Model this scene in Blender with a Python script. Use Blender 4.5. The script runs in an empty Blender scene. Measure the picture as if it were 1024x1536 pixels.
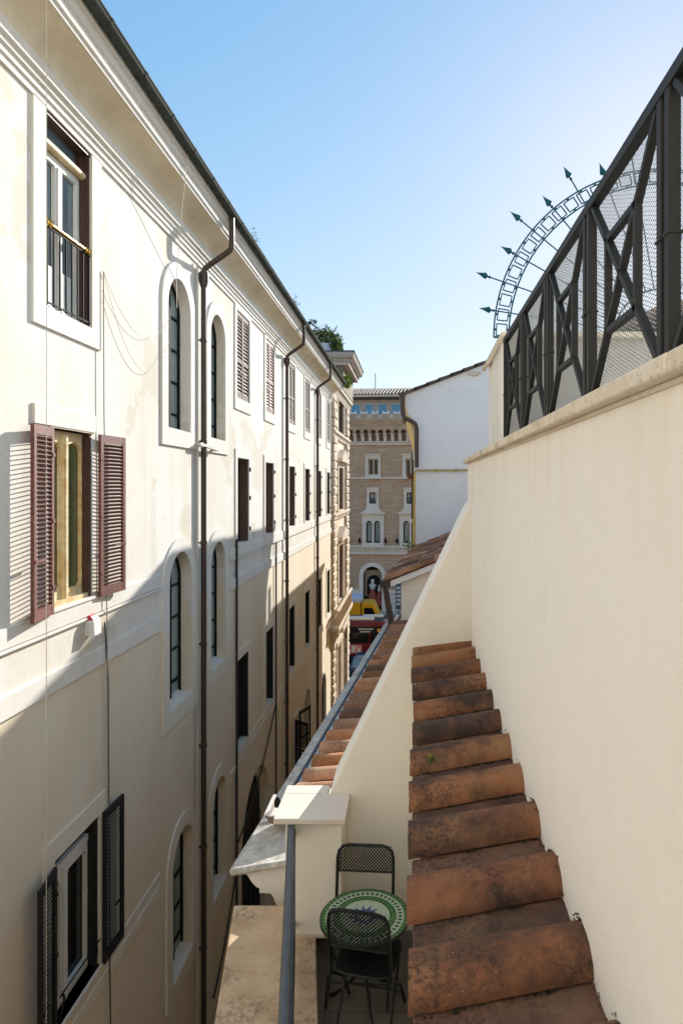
import bpy, bmesh, math, random
from mathutils import Vector, Matrix
from mathutils.geometry import tessellate_polygon

random.seed(7)
H = 12.5            # height of the eye above the street; scene code below uses heights relative to the eye
scene = bpy.context.scene
COL = scene.collection
F = 980.0

# ------------------------------------------------------------------ materials
def new_mat(name):
    m = bpy.data.materials.new(name); m.use_nodes = True
    nt = m.node_tree; b = nt.nodes['Principled BSDF']
    return m, nt, b

def N(nt, t, **kw):
    n = nt.nodes.new(t)
    for k, v in kw.items():
        if k in n.inputs: n.inputs[k].default_value = v
        else: setattr(n, k, v)
    return n

def ramp(nt, fac, stops):
    r = nt.nodes.new('ShaderNodeValToRGB')
    e = r.color_ramp.elements
    e[0].position, e[0].color = stops[0][0], (*stops[0][1], 1)
    e[1].position, e[1].color = stops[-1][0], (*stops[-1][1], 1)
    for p, c in stops[1:-1]:
        x = e.new(p); x.color = (*c, 1)
    nt.links.new(fac, r.inputs[0])
    return r.outputs[0]

def mixc(nt, fac, a, b, mode='MIX'):
    m = nt.nodes.new('ShaderNodeMix'); m.data_type = 'RGBA'; m.blend_type = mode
    for s, v in ((m.inputs[0], fac), (m.inputs[6], a), (m.inputs[7], b)):
        if hasattr(v, 'is_linked') or hasattr(v, 'links'): nt.links.new(v, s)
        elif isinstance(v, (int, float)): s.default_value = v
        else: s.default_value = (*v, 1)
    return m.outputs[2]

def coords(nt, scale=(1, 1, 1), kind='pos'):
    if kind == 'pos':
        g = nt.nodes.new('ShaderNodeNewGeometry').outputs['Position']
    else:
        g = nt.nodes.new('ShaderNodeTexCoord').outputs['Object']
    mp = nt.nodes.new('ShaderNodeMapping'); mp.inputs['Scale'].default_value = scale
    nt.links.new(g, mp.inputs[0])
    return mp.outputs[0]

def noise(nt, vec, scale, detail=5, rough=.55, lo=.35, hi=.65):
    n = N(nt, 'ShaderNodeTexNoise', Scale=scale, Detail=detail, Roughness=rough)
    nt.links.new(vec, n.inputs['Vector'])
    mr = N(nt, 'ShaderNodeMapRange'); mr.inputs[1].default_value = lo; mr.inputs[2].default_value = hi
    nt.links.new(n.outputs[0], mr.inputs[0])
    return mr.outputs[0]

def bump(nt, b, h, strength=.2, dist=.01):
    n = N(nt, 'ShaderNodeBump', Strength=strength, Distance=dist)
    nt.links.new(h, n.inputs['Height']); nt.links.new(n.outputs[0], b.inputs['Normal'])

def math_(nt, op, a, b):
    n = nt.nodes.new('ShaderNodeMath'); n.operation = op
    for s, v in ((n.inputs[0], a), (n.inputs[1], b)):
        if isinstance(v, (int, float)): s.default_value = v
        else: nt.links.new(v, s)
    return n.outputs[0]

def stucco(name, base, stain, stain_amt=.5, streak=.35, grime=(.3, .27, .22), grime_amt=.25, big=.35, bumps=.25, patch=0, drips=None, lower=None):
    m, nt, b = new_mat(name)
    p = coords(nt)
    c = mixc(nt, math_(nt, 'MULTIPLY', noise(nt, p, big, 6, .6), stain_amt), base, stain)
    if patch:      # areas of repaired plaster with edges of their own, and fine crazing
        c = mixc(nt, math_(nt, 'MULTIPLY', noise(nt, p, .55, 8, .6, .56, .575), patch), c, tuple(x * .86 for x in stain))
        c = mixc(nt, math_(nt, 'MULTIPLY', noise(nt, p, 3.2, 9, .75, .6, .72), patch * .8), c, tuple(x * .7 for x in stain))
    if drips:      # rain drips under the coping: world heights from, to
        z = N(nt, 'ShaderNodeSeparateXYZ'); nt.links.new(nt.nodes.new('ShaderNodeNewGeometry').outputs['Position'], z.inputs[0])
        mr = N(nt, 'ShaderNodeMapRange'); mr.inputs[1].default_value, mr.inputs[2].default_value = drips
        nt.links.new(z.outputs[2], mr.inputs[0])
        d = math_(nt, 'MULTIPLY', mr.outputs[0], noise(nt, coords(nt, (1, 1, .05)), 5, 6, .7, .4, .72))
        c = mixc(nt, math_(nt, 'MULTIPLY', d, .32), c, (.62, .48, .28))
    ps = coords(nt, (1, 1, .09))
    c = mixc(nt, math_(nt, 'MULTIPLY', noise(nt, ps, 2.2, 6, .65, .48, .78), streak), c, stain)
    pg = coords(nt, (1, 1, .35))
    c = mixc(nt, math_(nt, 'MULTIPLY', noise(nt, pg, 1.1, 9, .72, .56, .8), grime_amt), c, grime)
    if lower:      # below the belt course the limewash is yellower, partly standing in for warm bounce
        z = N(nt, 'ShaderNodeSeparateXYZ'); nt.links.new(nt.nodes.new('ShaderNodeNewGeometry').outputs['Position'], z.inputs[0])
        c = mixc(nt, math_(nt, 'LESS_THAN', z.outputs[2], lower[0]), c, mixc(nt, math_(nt, 'MULTIPLY', noise(nt, coords(nt, (1, 1, .3)), .8, 7, .65, .3, .7), .6), mixc(nt, .6, c, lower[1]), lower[2]))
    fine = noise(nt, p, 9, 8, .7, .3, .7)
    c = mixc(nt, math_(nt, 'MULTIPLY', fine, .10), c, grime)
    nt.links.new(c, b.inputs['Base Color'])
    b.inputs['Roughness'].default_value = .9
    b.inputs['Specular IOR Level'].default_value = .15
    bump(nt, b, noise(nt, p, 35, 6, .65, .25, .75), bumps, .006)
    return m

def stone(name, base, warm, dark, k=1.0):
    """pitted travertine: warm veins, dark weathered blotches and pits"""
    m, nt, b = new_mat(name); p = coords(nt)
    c = mixc(nt, math_(nt, 'MULTIPLY', noise(nt, p, 5 * k, 7, .65, .4, .65), .75), base, warm)
    c = mixc(nt, math_(nt, 'MULTIPLY', noise(nt, p, 24 * k, 5, .7, .5, .7), .35), c, warm)
    bl = math_(nt, 'MULTIPLY', noise(nt, p, 3.2 * k, 4, .6, .5, .62), noise(nt, coords(nt, (1, 1, .5)), 30 * k, 5, .75, .44, .62))
    c = mixc(nt, math_(nt, 'MULTIPLY', bl, .8), c, dark)
    pit = noise(nt, p, 75 * k, 3, .6, .62, .68)
    c = mixc(nt, math_(nt, 'MULTIPLY', pit, .5), c, dark)
    nt.links.new(c, b.inputs['Base Color']); b.inputs['Roughness'].default_value = .9; b.inputs['Specular IOR Level'].default_value = .15
    bump(nt, b, noise(nt, p, 40 * k, 7, .7, .2, .8), .7, .006)
    return m

def plain(name, col, rough=.6, metal=0, var=.25, scale=8, dark=None, bumps=.1, spec=.4, kind='pos'):
    m, nt, b = new_mat(name)
    p = coords(nt, kind=kind)
    d = dark or tuple(x * .55 for x in col)
    c = mixc(nt, math_(nt, 'MULTIPLY', noise(nt, p, scale, 6, .6), var), col, d)
    nt.links.new(c, b.inputs['Base Color'])
    b.inputs['Roughness'].default_value = rough; b.inputs['Metallic'].default_value = metal
    b.inputs['Specular IOR Level'].default_value = spec
    if bumps: bump(nt, b, noise(nt, p, scale * 5, 5, .6, .2, .8), bumps, .004)
    return m

def glass(name, col, rough=.08, spec=.8):
    m, nt, b = new_mat(name)
    p = coords(nt)
    c = mixc(nt, math_(nt, 'MULTIPLY', noise(nt, p, 1.4, 4), .45), col, tuple(x * .5 for x in col))
    nt.links.new(c, b.inputs['Base Color'])
    b.inputs['Roughness'].default_value = rough; b.inputs['Specular IOR Level'].default_value = spec
    bump(nt, b, noise(nt, p, 1.7, 2, .5, .2, .8), .08, .05)
    return m

def tiles_mat(name, stops, soot=.7, soot_scale=2.2, lichen=.5, wet=.75):
    """terracotta: a colour per tile from the face attribute 'tint', soot and lichen stains of their own shape"""
    m, nt, b = new_mat(name)
    a = nt.nodes.new('ShaderNodeAttribute'); a.attribute_name = 'tint'
    c = ramp(nt, a.outputs['Fac'], stops)
    pos = nt.nodes.new('ShaderNodeNewGeometry').outputs['Position']
    off = nt.nodes.new('ShaderNodeVectorMath'); off.operation = 'MULTIPLY_ADD'
    cmb = nt.nodes.new('ShaderNodeCombineXYZ')
    for i in range(3): nt.links.new(math_(nt, 'MULTIPLY', a.outputs['Fac'], (37.0, 19.0, 53.0)[i]), cmb.inputs[i])
    off.inputs[1].default_value = (1, 1, 1)
    nt.links.new(pos, off.inputs[0]); nt.links.new(cmb.outputs[0], off.inputs[2])
    v = off.outputs[0]
    c = mixc(nt, math_(nt, 'MULTIPLY', noise(nt, v, 14, 6, .7, .35, .7), .35), c, (.30, .16, .09))
    c = mixc(nt, math_(nt, 'MULTIPLY', noise(nt, v, soot_scale * 1.3, 4, .6, .53, .68), lichen), c, (.33, .24, .12))
    sp = noise(nt, v, 60, 4, .75, .46, .6)
    c = mixc(nt, math_(nt, 'MULTIPLY', noise(nt, v, soot_scale, 6, .66, .44, .60), soot), c, (.032, .024, .021))
    zone = noise(nt, v, soot_scale * .8, 3, .5, .42, .56)
    c = mixc(nt, math_(nt, 'MULTIPLY', math_(nt, 'MULTIPLY', sp, zone), .75), c, (.03, .024, .02))
    c = mixc(nt, math_(nt, 'MULTIPLY', noise(nt, v, 110, 2, .5, .72, .76), .3), c, (.55, .5, .42))
    nt.links.new(c, b.inputs['Base Color'])
    b.inputs['Roughness'].default_value = wet
    b.inputs['Specular IOR Level'].default_value = .25
    bump(nt, b, noise(nt, v, 45, 8, .7, .2, .8), .45, .006)
    return m

M = {}
M['palazzo'] = stucco('palazzo_stucco', (.775, .76, .725), (.65, .57, .43), .5, .6, (.36, .33, .28), .65, patch=.42, lower=(H - 2.06, (.84, .75, .59), (.72, .57, .37)))
M['palazzo_trim'] = stucco('palazzo_trim', (.765, .75, .715), (.66, .60, .50), .5, .45, (.45, .41, .35), .35, lower=(H - 2.36, (.82, .745, .61), (.72, .60, .43)))
M['cornice'] = stucco('cornice_stucco', (.80, .71, .55), (.60, .49, .33), .6, .2, (.30, .24, .17), .4, big=1.2)
M['gutter_brown'] = plain('gutter_end_brown', (.20, .155, .125), .6, 0, .5, 12)
M['rear'] = stucco('bounce_front_stucco', (.88, .84, .76), (.80, .74, .63), .4)
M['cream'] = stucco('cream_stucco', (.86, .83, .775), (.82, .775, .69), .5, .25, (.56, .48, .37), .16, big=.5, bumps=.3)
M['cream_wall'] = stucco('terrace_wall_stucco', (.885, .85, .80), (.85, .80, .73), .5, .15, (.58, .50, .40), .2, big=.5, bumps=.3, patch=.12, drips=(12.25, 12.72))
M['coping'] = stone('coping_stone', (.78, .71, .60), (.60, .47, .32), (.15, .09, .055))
M['cream2'] = stucco('cream_stucco_warm', (.88, .83, .74), (.79, .72, .60), .4, .7, (.55, .48, .37), .25, big=.6, bumps=.25)  # warmer cream of the raking wall, pillar and lower wall
M['white'] = stucco('white_stucco', (.82, .835, .86), (.76, .77, .79), .5, .25, (.5, .48, .46), .25, big=.3, patch=.18)
M['ochre'] = stucco('ochre_stucco', (.82, .60, .28), (.72, .5, .22), .5, .4, (.4, .3, .2), .2)
M['lead'] = plain('lead_sheet', (.64, .62, .57), .75, .0, .8, 11, (.34, .32, .28), .9, .2)
M['gutter_dark'] = plain('gutter_blue_grey', (.10, .12, .15), .6, .0, .5, 9)
M['gutter_green'] = plain('gutter_green_grey', (.06, .068, .058), .85, 0, .5, 6, spec=.1)
M['pipe'] = plain('downpipe_brown', (.075, .052, .042), .45, .1, .5, 5)
M['pipe_white'] = plain('conduit_white', (.6, .57, .52), .6)
M['yellow_pipe'] = plain('gas_pipe_yellow', (.62, .42, .06), .4, .1, .6, 6, (.30, .2, .06))
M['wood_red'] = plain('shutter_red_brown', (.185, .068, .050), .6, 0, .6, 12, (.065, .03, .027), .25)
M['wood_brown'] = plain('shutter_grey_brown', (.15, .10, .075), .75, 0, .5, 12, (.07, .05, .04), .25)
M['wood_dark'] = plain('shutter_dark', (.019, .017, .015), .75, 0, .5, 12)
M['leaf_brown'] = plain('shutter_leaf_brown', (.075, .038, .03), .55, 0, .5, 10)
M['sash_cream'] = plain('casement_cream', (.74, .64, .40), .5, 0, .75, 9, (.50, .30, .10), .2)
M['sash_white'] = plain('casement_white', (.74, .74, .70), .45, 0, .25, 9)
M['glass_sky'] = glass('glass_reflecting', (.16, .23, .28), .05, 1.0)
M['glass_green'] = glass('glass_green_curtain', (.10, .12, .05), .12, .6)
M['glass_arch'] = glass('glass_frosted', (.30, .38, .36), .22, .7)
M['glass_dark'] = glass('glass_dark', (.012, .012, .012), .1, .3)
M['glass_sky_blue'] = glass('glass_sky_blue', (.07, .40, .70), .15, .6)  # blue of the reflected sky painted into the glass colour
M['iron'] = plain('black_iron', (.016, .017, .017), .7, 0, .3, 10, spec=.08)
M['fence'] = plain('fence_iron_grey', (.024, .0235, .0225), .55, .0, .4, 7, (.014, .014, .0135), .1, .25)
M['mesh_metal'] = plain('galvanised_mesh', (.62, .63, .62), .38, .8, .25, 20, bumps=0)
M['teal_iron'] = plain('teal_iron', (.010, .075, .11), .5, 0, .3, 10, spec=.15)
M['brass'] = plain('brass', (.55, .36, .10), .25, 1, .3, 12)
M['travertine'] = stone('travertine_coping', (.64, .49, .33), (.46, .31, .19), (.20, .13, .08))
M['cap'] = stucco('pale_stone_cap', (.76, .69, .62), (.67, .58, .50), .45, .0, (.42, .33, .25), .35, big=3, bumps=.4)
M['stone_edge'] = stucco('weathered_stone', (.76, .68, .56), (.58, .46, .33), .6, .7, (.24, .15, .09), .85, big=2.5, bumps=.6)
M['rustic'] = stucco('rusticated_stone', (.66, .57, .45), (.50, .41, .31), .7, .4, (.26, .21, .16), .5, big=1.2, bumps=.6)
M['rustic_wall'] = stucco('pink_plaster', (.76, .62, .50), (.66, .5, .38), .5, .3)
M['grey_stone'] = stucco('grey_trim_stone', (.60, .52, .45), (.48, .40, .33), .5, .2, (.30, .25, .20), .4, big=.8)
M['handrail'] = plain('handrail_blue_grey', (.10, .115, .13), .38, .35, .4, 10, (.055, .06, .065))
M['floor'] = None
M['cover'] = tiles_mat('terracotta_cover', [(0, (.13, .05, .03)), (.3, (.22, .085, .042)), (.6, (.33, .13, .052)), (1, (.27, .125, .06))], .9, 2.0, .4)
M['channel'] = tiles_mat('terracotta_channel', [(0, (.085, .043, .03)), (.5, (.125, .064, .045)), (1, (.17, .09, .06))], .6, 2.5, .25)
M['tile_far'] = tiles_mat('terracotta_orange', [(0, (.20, .10, .065)), (.2, (.42, .18, .08)), (.55, (.55, .24, .09)), (.8, (.55, .28, .17)), (1, (.62, .36, .22))], .45, 1.6, .3)
M['tile_old'] = tiles_mat('terracotta_old', [(0, (.16, .09, .065)), (.35, (.38, .18, .10)), (.7, (.54, .26, .14)), (1, (.66, .42, .30))], .5, 1.5, .2)
M['tile_grey'] = tiles_mat('terracotta_greyed', [(0, (.12, .09, .08)), (.5, (.21, .15, .12)), (1, (.32, .22, .18))], .4, .6, .3)
M['leaf'] = plain('leaves_dark', (.045, .075, .02), .6, 0, .6, 6, (.02, .035, .012), 0)
M['leaf_y'] = plain('leaves_yellow_green', (.26, .30, .03), .6, 0, .5, 6, (.10, .14, .02), 0)
M['shade_moss'] = plain('shade_moss_dark', (.018, .022, .010), .9, 0, .6, 30, bumps=0)
M['palace_trim'] = stucco('palace_trim', (.80, .69, .58), (.68, .56, .45), .5, .2, (.38, .30, .24), .35, big=.8)
M['cream_lit'] = stucco('cream_stucco_lit', (.90, .87, .80), (.84, .79, .70), .4, .0, (.5, .44, .36), .25, big=2)  # lightened cream: light on the sloping top painted into the colour
M['slate'] = tiles_mat('greyed_roof_edge', [(0, (.05, .045, .042)), (.5, (.10, .085, .075)), (1, (.17, .13, .11))], .4, .6, .1)
M['twig'] = plain('twig', (.09, .07, .05), .8)
M['asphalt'] = plain('asphalt', (.06, .06, .062), .85, 0, .5, 3, (.035, .035, .037), .3)
M['cobble'] = plain('cobbles', (.16, .15, .135), .8, 0, .6, 6, (.08, .075, .07), .5)
M['bus_red'] = plain('bus_maroon', (.14, .011, .016), .3, 0, .2, 2)
M['bus_roof'] = plain('bus_roof_grey', (.05, .05, .055), .6)
M['van_yellow'] = plain('van_yellow', (.72, .36, .01), .35, 0, .2, 2, (.5, .22, .01))
M['van_roof'] = plain('van_roof_pale_blue', (.50, .62, .72), .4)
M['car_blue'] = plain('car_blue', (.008, .035, .08), .4, 0, .1, 2)
M['rubber'] = plain('rubber', (.015, .015, .015), .8)
M['pale'] = plain('pale_paint', (.70, .66, .60), .5)
M['pink'] = plain('faded_poster', (.62, .26, .24), .6)
M['amber'] = plain('amber_display', (.9, .35, .03), .5)
M['purple'] = plain('purple_paint', (.10, .05, .16), .5)
M['figure_red'] = plain('figure_red', (.30, .06, .04), .6)
M['screen'] = stucco('grey_screen_wall', (.42, .42, .41), (.34, .33, .31))
M['red'] = plain('red_paint', (.55, .03, .035), .4)
M['white_plastic'] = plain('white_plastic', (.78, .77, .74), .4, 0, .1)
M['cable'] = plain('grey_cable', (.30, .28, .25), .7)
M['cable_dark'] = plain('dark_cable', (.05, .045, .04), .7)
M['mos_green'] = plain('mosaic_green', (.045, .17, .035), .3, 0, .6, 30, (.02, .09, .02), 0)
M['mos_teal'] = plain('mosaic_dark', (.012, .05, .03), .3, 0, .4, 30, bumps=0)
M['mos_pale'] = plain('mosaic_pale_green', (.50, .58, .44), .35, 0, .4, 30, (.34, .44, .31), 0)
M['mos_blue'] = plain('mosaic_blue', (.03, .05, .26), .3, 0, .4, 30, bumps=0)
M['mos_grout'] = plain('mosaic_grout', (.50, .60, .44), .6, 0, .3, 30)
M['chair'] = plain('chair_black_green', (.012, .016, .015), .42, .3, .3, 20)
M['display_tan'] = plain('display_tan', (.30, .22, .14), .6)
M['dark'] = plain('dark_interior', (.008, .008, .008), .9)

def floor_mat():
    m, nt, b = new_mat('terrace_floor_tiles')
    t = nt.nodes.new('ShaderNodeTexBrick'); t.offset = 0
    nt.links.new(coords(nt), t.inputs['Vector'])
    for k, v in (('Scale', 3.3), ('Mortar Size', .012), ('Brick Width', 1.0), ('Row Height', 1.0)): t.inputs[k].default_value = v
    t.inputs['Color1'].default_value = (.12, .105, .085, 1); t.inputs['Color2'].default_value = (.15, .13, .105, 1)
    t.inputs['Mortar'].default_value = (.05, .045, .04, 1)
    nt.links.new(t.outputs[0], b.inputs['Base Color']); b.inputs['Roughness'].default_value = .6
    return m
M['floor'] = floor_mat()

def brick_mat(name, c1, c2, mortar, scale, kind='obj', swap=True):
    m, nt, b = new_mat(name)
    g = nt.nodes.new('ShaderNodeTexCoord').outputs['Object']
    sep = nt.nodes.new('ShaderNodeSeparateXYZ'); nt.links.new(g, sep.inputs[0])
    cmb = nt.nodes.new('ShaderNodeCombineXYZ')
    s = math_(nt, 'ADD', sep.outputs[0], sep.outputs[1])
    nt.links.new(s, cmb.inputs[0]); nt.links.new(sep.outputs[2], cmb.inputs[1])
    t = nt.nodes.new('ShaderNodeTexBrick'); nt.links.new(cmb.outputs[0], t.inputs['Vector'])
    for k, v in (('Scale', scale), ('Mortar Size', .018), ('Brick Width', .5), ('Row Height', .16)): t.inputs[k].default_value = v
    t.inputs['Color1'].default_value = (*c1, 1); t.inputs['Color2'].default_value = (*c2, 1); t.inputs['Mortar'].default_value = (*mortar, 1)
    c = mixc(nt, math_(nt, 'MULTIPLY', noise(nt, g, .9, 7, .65), .5), t.outputs[0], tuple(x * .6 for x in c1))
    c = mixc(nt, math_(nt, 'MULTIPLY', noise(nt, coords(nt, (.35, .35, 2.6), 'obj'), 1.4, 6, .7, .45, .7), .3), c, tuple(x * .55 for x in c2))
    nt.links.new(c, b.inputs['Base Color']); b.inputs['Roughness'].default_value = .9
    return m
M['brick'] = brick_mat('palace_brick', (.62, .41, .26), (.46, .29, .18), (.58, .44, .32), .8)
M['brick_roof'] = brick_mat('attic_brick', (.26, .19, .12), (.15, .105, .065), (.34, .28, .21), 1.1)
M['tile_palace'] = tiles_mat('terracotta_palace', [(0, (.03, .018, .014)), (.5, (.06, .03, .022)), (1, (.11, .06, .042))], .4, .6, .0)

# ------------------------------------------------------------------ mesh builder
ORG = {}
class MB:
    def __init__(s): s.v = []; s.f = []; s.m = []; s.t = []; s.cm = 0; s.ct = .5
    def add(s, vs, fs):
        o = len(s.v); s.v += [tuple(p) for p in vs]
        for f in fs: s.f.append([o + i for i in f]); s.m.append(s.cm); s.t.append(s.ct)
        return s
    def hexa(s, p):     # p: bottom 4 (ccw), top 4
        return s.add(p, [(3, 2, 1, 0), (4, 5, 6, 7), (0, 1, 5, 4), (1, 2, 6, 5), (2, 3, 7, 6), (3, 0, 4, 7)])
    def box(s, x0, x1, y0, y1, z0, z1):
        return s.hexa([(x0, y0, z0), (x1, y0, z0), (x1, y1, z0), (x0, y1, z0), (x0, y0, z1), (x1, y0, z1), (x1, y1, z1), (x0, y1, z1)])
    def obox(s, o, a, b, c, a0, a1, b0, b1, c0, c1):
        P = lambda i, j, k: tuple(o[n] + a[n] * i + b[n] * j + c[n] * k for n in range(3))
        return s.hexa([P(a0, b0, c0), P(a1, b0, c0), P(a1, b1, c0), P(a0, b1, c0), P(a0, b0, c1), P(a1, b0, c1), P(a1, b1, c1), P(a0, b1, c1)])
    def bar(s, p, q, w, d, up=(0, 0, 1)):     # rectangular bar p->q; w across, d along the 'up-ish' axis
        p, q = Vector(p), Vector(q); t = (q - p).normalized(); u = Vector(up)
        x = t.cross(u)
        if x.length < 1e-4: x = t.cross(Vector((0, 1, 0)))
        x.normalize(); y = x.cross(t).normalized()
        r = []
        for e in (p, q):
            for i, j in ((-1, -1), (1, -1), (1, 1), (-1, 1)): r.append(e + x * (w / 2 * i) + y * (d / 2 * j))
        return s.hexa(r)
    def tube(s, pts, r, n=8, caps=True, closed=False):
        pts = [Vector(p) for p in pts]; L = len(pts); base = len(s.v); rs = r if isinstance(r, (list, tuple)) else [r] * L
        up = None; rings = []
        for i in range(L):
            if closed: t = pts[(i + 1) % L] - pts[i - 1]
            else: t = pts[min(i + 1, L - 1)] - pts[max(i - 1, 0)]
            t.normalize()
            if up is None:
                up = Vector((0, 0, 1)) if abs(t.z) < .9 else Vector((0, 1, 0))
            x = t.cross(up)
            if x.length < 1e-5: x = t.orthogonal()
            x.normalize(); up = x.cross(t).normalized()
            rings.append([pts[i] + x * (math.cos(2 * math.pi * k / n) * rs[i]) + up * (math.sin(2 * math.pi * k / n) * rs[i]) for k in range(n)])
        vs = [p for R in rings for p in R]; fs = []
        for i in range(L if closed else L - 1):
            j = (i + 1) % L
            for k in range(n): fs.append((i * n + k, i * n + (k + 1) % n, j * n + (k + 1) % n, j * n + k))
        if caps and not closed: fs += [tuple(range(n))[::-1], tuple((L - 1) * n + k for k in range(n))]
        return s.add(vs, fs)
    def prism(s, loop, fn, w0, w1):     # loop of (u,v); fn(u,v,w)->xyz
        n = len(loop)
        vs = [fn(u, v, w0) for u, v in loop] + [fn(u, v, w1) for u, v in loop]
        fs = [(i, (i + 1) % n, n + (i + 1) % n, n + i) for i in range(n)]
        tri = tessellate_polygon([[Vector((u, v, 0)) for u, v in loop]])
        fs += [tuple(t) for t in tri] + [tuple(n + i for i in t[::-1]) for t in tri]
        return s.add(vs, fs)
    def lathe(s, o, ax, prof, n=10):     # prof (radius, along)
        ax = Vector(ax).normalized(); x = ax.orthogonal().normalized(); y = ax.cross(x); o = Vector(o)
        vs = []; fs = []
        for r, h in prof:
            for k in range(n):
                a = 2 * math.pi * k / n; vs.append(o + ax * h + x * (math.cos(a) * r) + y * (math.sin(a) * r))
        for i in range(len(prof) - 1):
            for k in range(n): fs.append((i * n + k, i * n + (k + 1) % n, (i + 1) * n + (k + 1) % n, (i + 1) * n + k))
        fs += [tuple(range(n))[::-1], tuple((len(prof) - 1) * n + k for k in range(n))]
        return s.add(vs, fs)
    def holes(s, outer, holes, fn, depth=0, w=0, rim=0):
        """flat sheet outer minus holes at offset w, with reveals going 'depth' inwards and an edge of 'rim' round the outside"""
        loops = [outer] + holes
        flat = [q for L in loops for q in L]
        tri = tessellate_polygon([[Vector((u, v, 0)) for u, v in L] for L in loops])
        s.add([fn(u, v, w) for u, v in flat], [tuple(t) for t in tri])
        if depth:
            for L in holes:
                n = len(L)
                s.add([fn(u, v, w) for u, v in L] + [fn(u, v, w - depth) for u, v in L], [(i, n + i, n + (i + 1) % n, (i + 1) % n) for i in range(n)])
        if rim:
            L = outer; n = len(L)
            s.add([fn(u, v, w) for u, v in L] + [fn(u, v, w - rim) for u, v in L], [(i, (i + 1) % n, n + (i + 1) % n, n + i) for i in range(n)])
        return s
    def build(s, name, mats, parent=None, smooth=False, bevel=0, loc=None, recalc=True):
        if not isinstance(mats, (list, tuple)): mats = [mats]
        me = bpy.data.meshes.new(name)
        if parent is not None:
            o, local = ORG[parent.name]
        else:
            local = False
            if loc is None:
                xs = [p[0] for p in s.v]; ys = [p[1] for p in s.v]; zs = [p[2] for p in s.v]
                loc = ((min(xs) + max(xs)) / 2, (min(ys) + max(ys)) / 2, min(zs))
            o = Vector(loc)
        vs = s.v if local else [(p[0] - o[0], p[1] - o[1], p[2] - o[2]) for p in s.v]
        me.from_pydata(vs, [], s.f)
        for m in mats: me.materials.append(m)
        me.polygons.foreach_set('material_index', s.m)
        a = me.attributes.new('tint', 'FLOAT', 'FACE'); a.data.foreach_set('value', s.t)
        if recalc:
            bm = bmesh.new(); bm.from_mesh(me); bmesh.ops.recalc_face_normals(bm, faces=bm.faces); bm.to_mesh(me); bm.free()
        ob = bpy.data.objects.new(name, me); COL.objects.link(ob)
        if parent is not None:
            ob.parent = parent; ORG[ob.name] = (o, local)
        else:
            ob.location = (o[0], o[1], o[2] + H); ORG[ob.name] = (o, False)
        if smooth:
            me.polygons.foreach_set('use_smooth', [True] * len(me.polygons))
            try: me.set_sharp_from_angle(angle=math.radians(40))
            except Exception: pass
        if bevel:
            md = ob.modifiers.new('bevel', 'BEVEL'); md.width = bevel; md.segments = 2; md.limit_method = 'ANGLE'; md.angle_limit = math.radians(40)
        return ob

def tag(o, label, cat, group=None):
    o['label'] = label; o['category'] = cat
    if group: o['group'] = group
    return o
def root(name, label, cat, loc, rotz=0, local=False, group=None):
    e = bpy.data.objects.new(name, None); COL.objects.link(e)
    e.location = (loc[0], loc[1], loc[2] + H); e.rotation_euler = (0, 0, rotz)
    ORG[e.name] = (Vector(loc), local)
    return tag(e, label, cat, group)
def structure(o): o['kind'] = 'structure'; return o

def rect(u0, u1, v0, v1): return [(u0, v0), (u1, v0), (u1, v1), (u0, v1)]
def arch(u0, u1, v0, vtop, n=16):
    r = (u1 - u0) / 2; c = (u0 + u1) / 2; vs = vtop - r
    L = [(u0, v0), (u1, v0)]
    for k in range(n + 1):
        a = math.pi * k / n; L.append((c + r * math.cos(a), vs + r * math.sin(a)))
    return L
# ------------------------------------------------------------------ left palazzo
XL = -4.0
GZ = -H
fL = lambda u, v, w: (XL + w, u, v)
pal = root('palazzo', 'long white stucco palazzo with rows of windows and a coved cornice, along the left side', 'building', (XL, 15, GZ))

holes = []          # openings of the facade
A = [(7.11, 8.12, 1.96, 4.13), (14.85, 16.0, 2.02, 4.02), (17.8, 18.85, 2.05, 4.05), (21.15, 22.2, 2.05, 4.05), (24.3, 25.4, 2.05, 4.05), (27.4, 28.6, 2.05, 4.05), (30.55, 31.7, 2.05, 4.05)]
B = [(7.22, 8.15, -1.37, .65), (14.9, 15.95, -1.34, .65), (17.75, 18.8, -1.34, .65), (21.15, 22.2, -1.34, .65), (24.3, 25.4, -1.34, .65), (27.4, 28.6, -1.34, .65), (30.55, 31.6, -1.34, .65)]
C = [(7.27, 8.32, -6.09, -4.18), (14.9, 15.95, -6.1, -4.0), (17.75, 18.8, -6.1, -4.0), (21.15, 22.2, -6.1, -4.0), (24.3, 25.4, -6.1, -4.0), (27.4, 28.6, -6.1, -4.0), (30.55, 31.6, -6.1, -4.0)]
ARC = [(10.65, 11.72, .95, 3.53), (12.9, 13.9, .95, 3.5), (10.7, 11.77, -3.72, -1.13), (12.92, 13.92, -3.68, -1.14), (10.86, 11.88, -8.32, -5.95), (13.05, 14.0, -8.36, -6.04)]
PORT = (15.35, 18.35, GZ, -7.3)
GRILLE = (28.7, 30.2, GZ + .3, -8.45)
D = [(22.2, 22.95, -9.6, -7.95), (24.35, 25.75, -9.3, -7.75)]
for w in A + B + C: holes.append(rect(*w))
for w in ARC: holes.append(arch(*w))
holes.append(arch(*PORT)); holes.append(arch(*GRILLE))
holes.append(rect(*D[0]))
dw = D[1]; holes.append([(dw[0], dw[2]), (dw[1], dw[2]), (dw[1], dw[3] - .3), ((dw[0] + dw[1]) / 2, dw[3]), (dw[0], dw[3] - .3)])
mb = MB(); mb.holes(rect(-9, 32.3, GZ, 4.16), holes, fL, depth=.24)
mb.add([(-4, -9, GZ), (-4, -9, 4.16), (-10, -9, 4.16), (-10, -9, GZ)], [(0, 1, 2, 3)])
mb.build('wall', M['palazzo'], pal, recalc=False)
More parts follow.
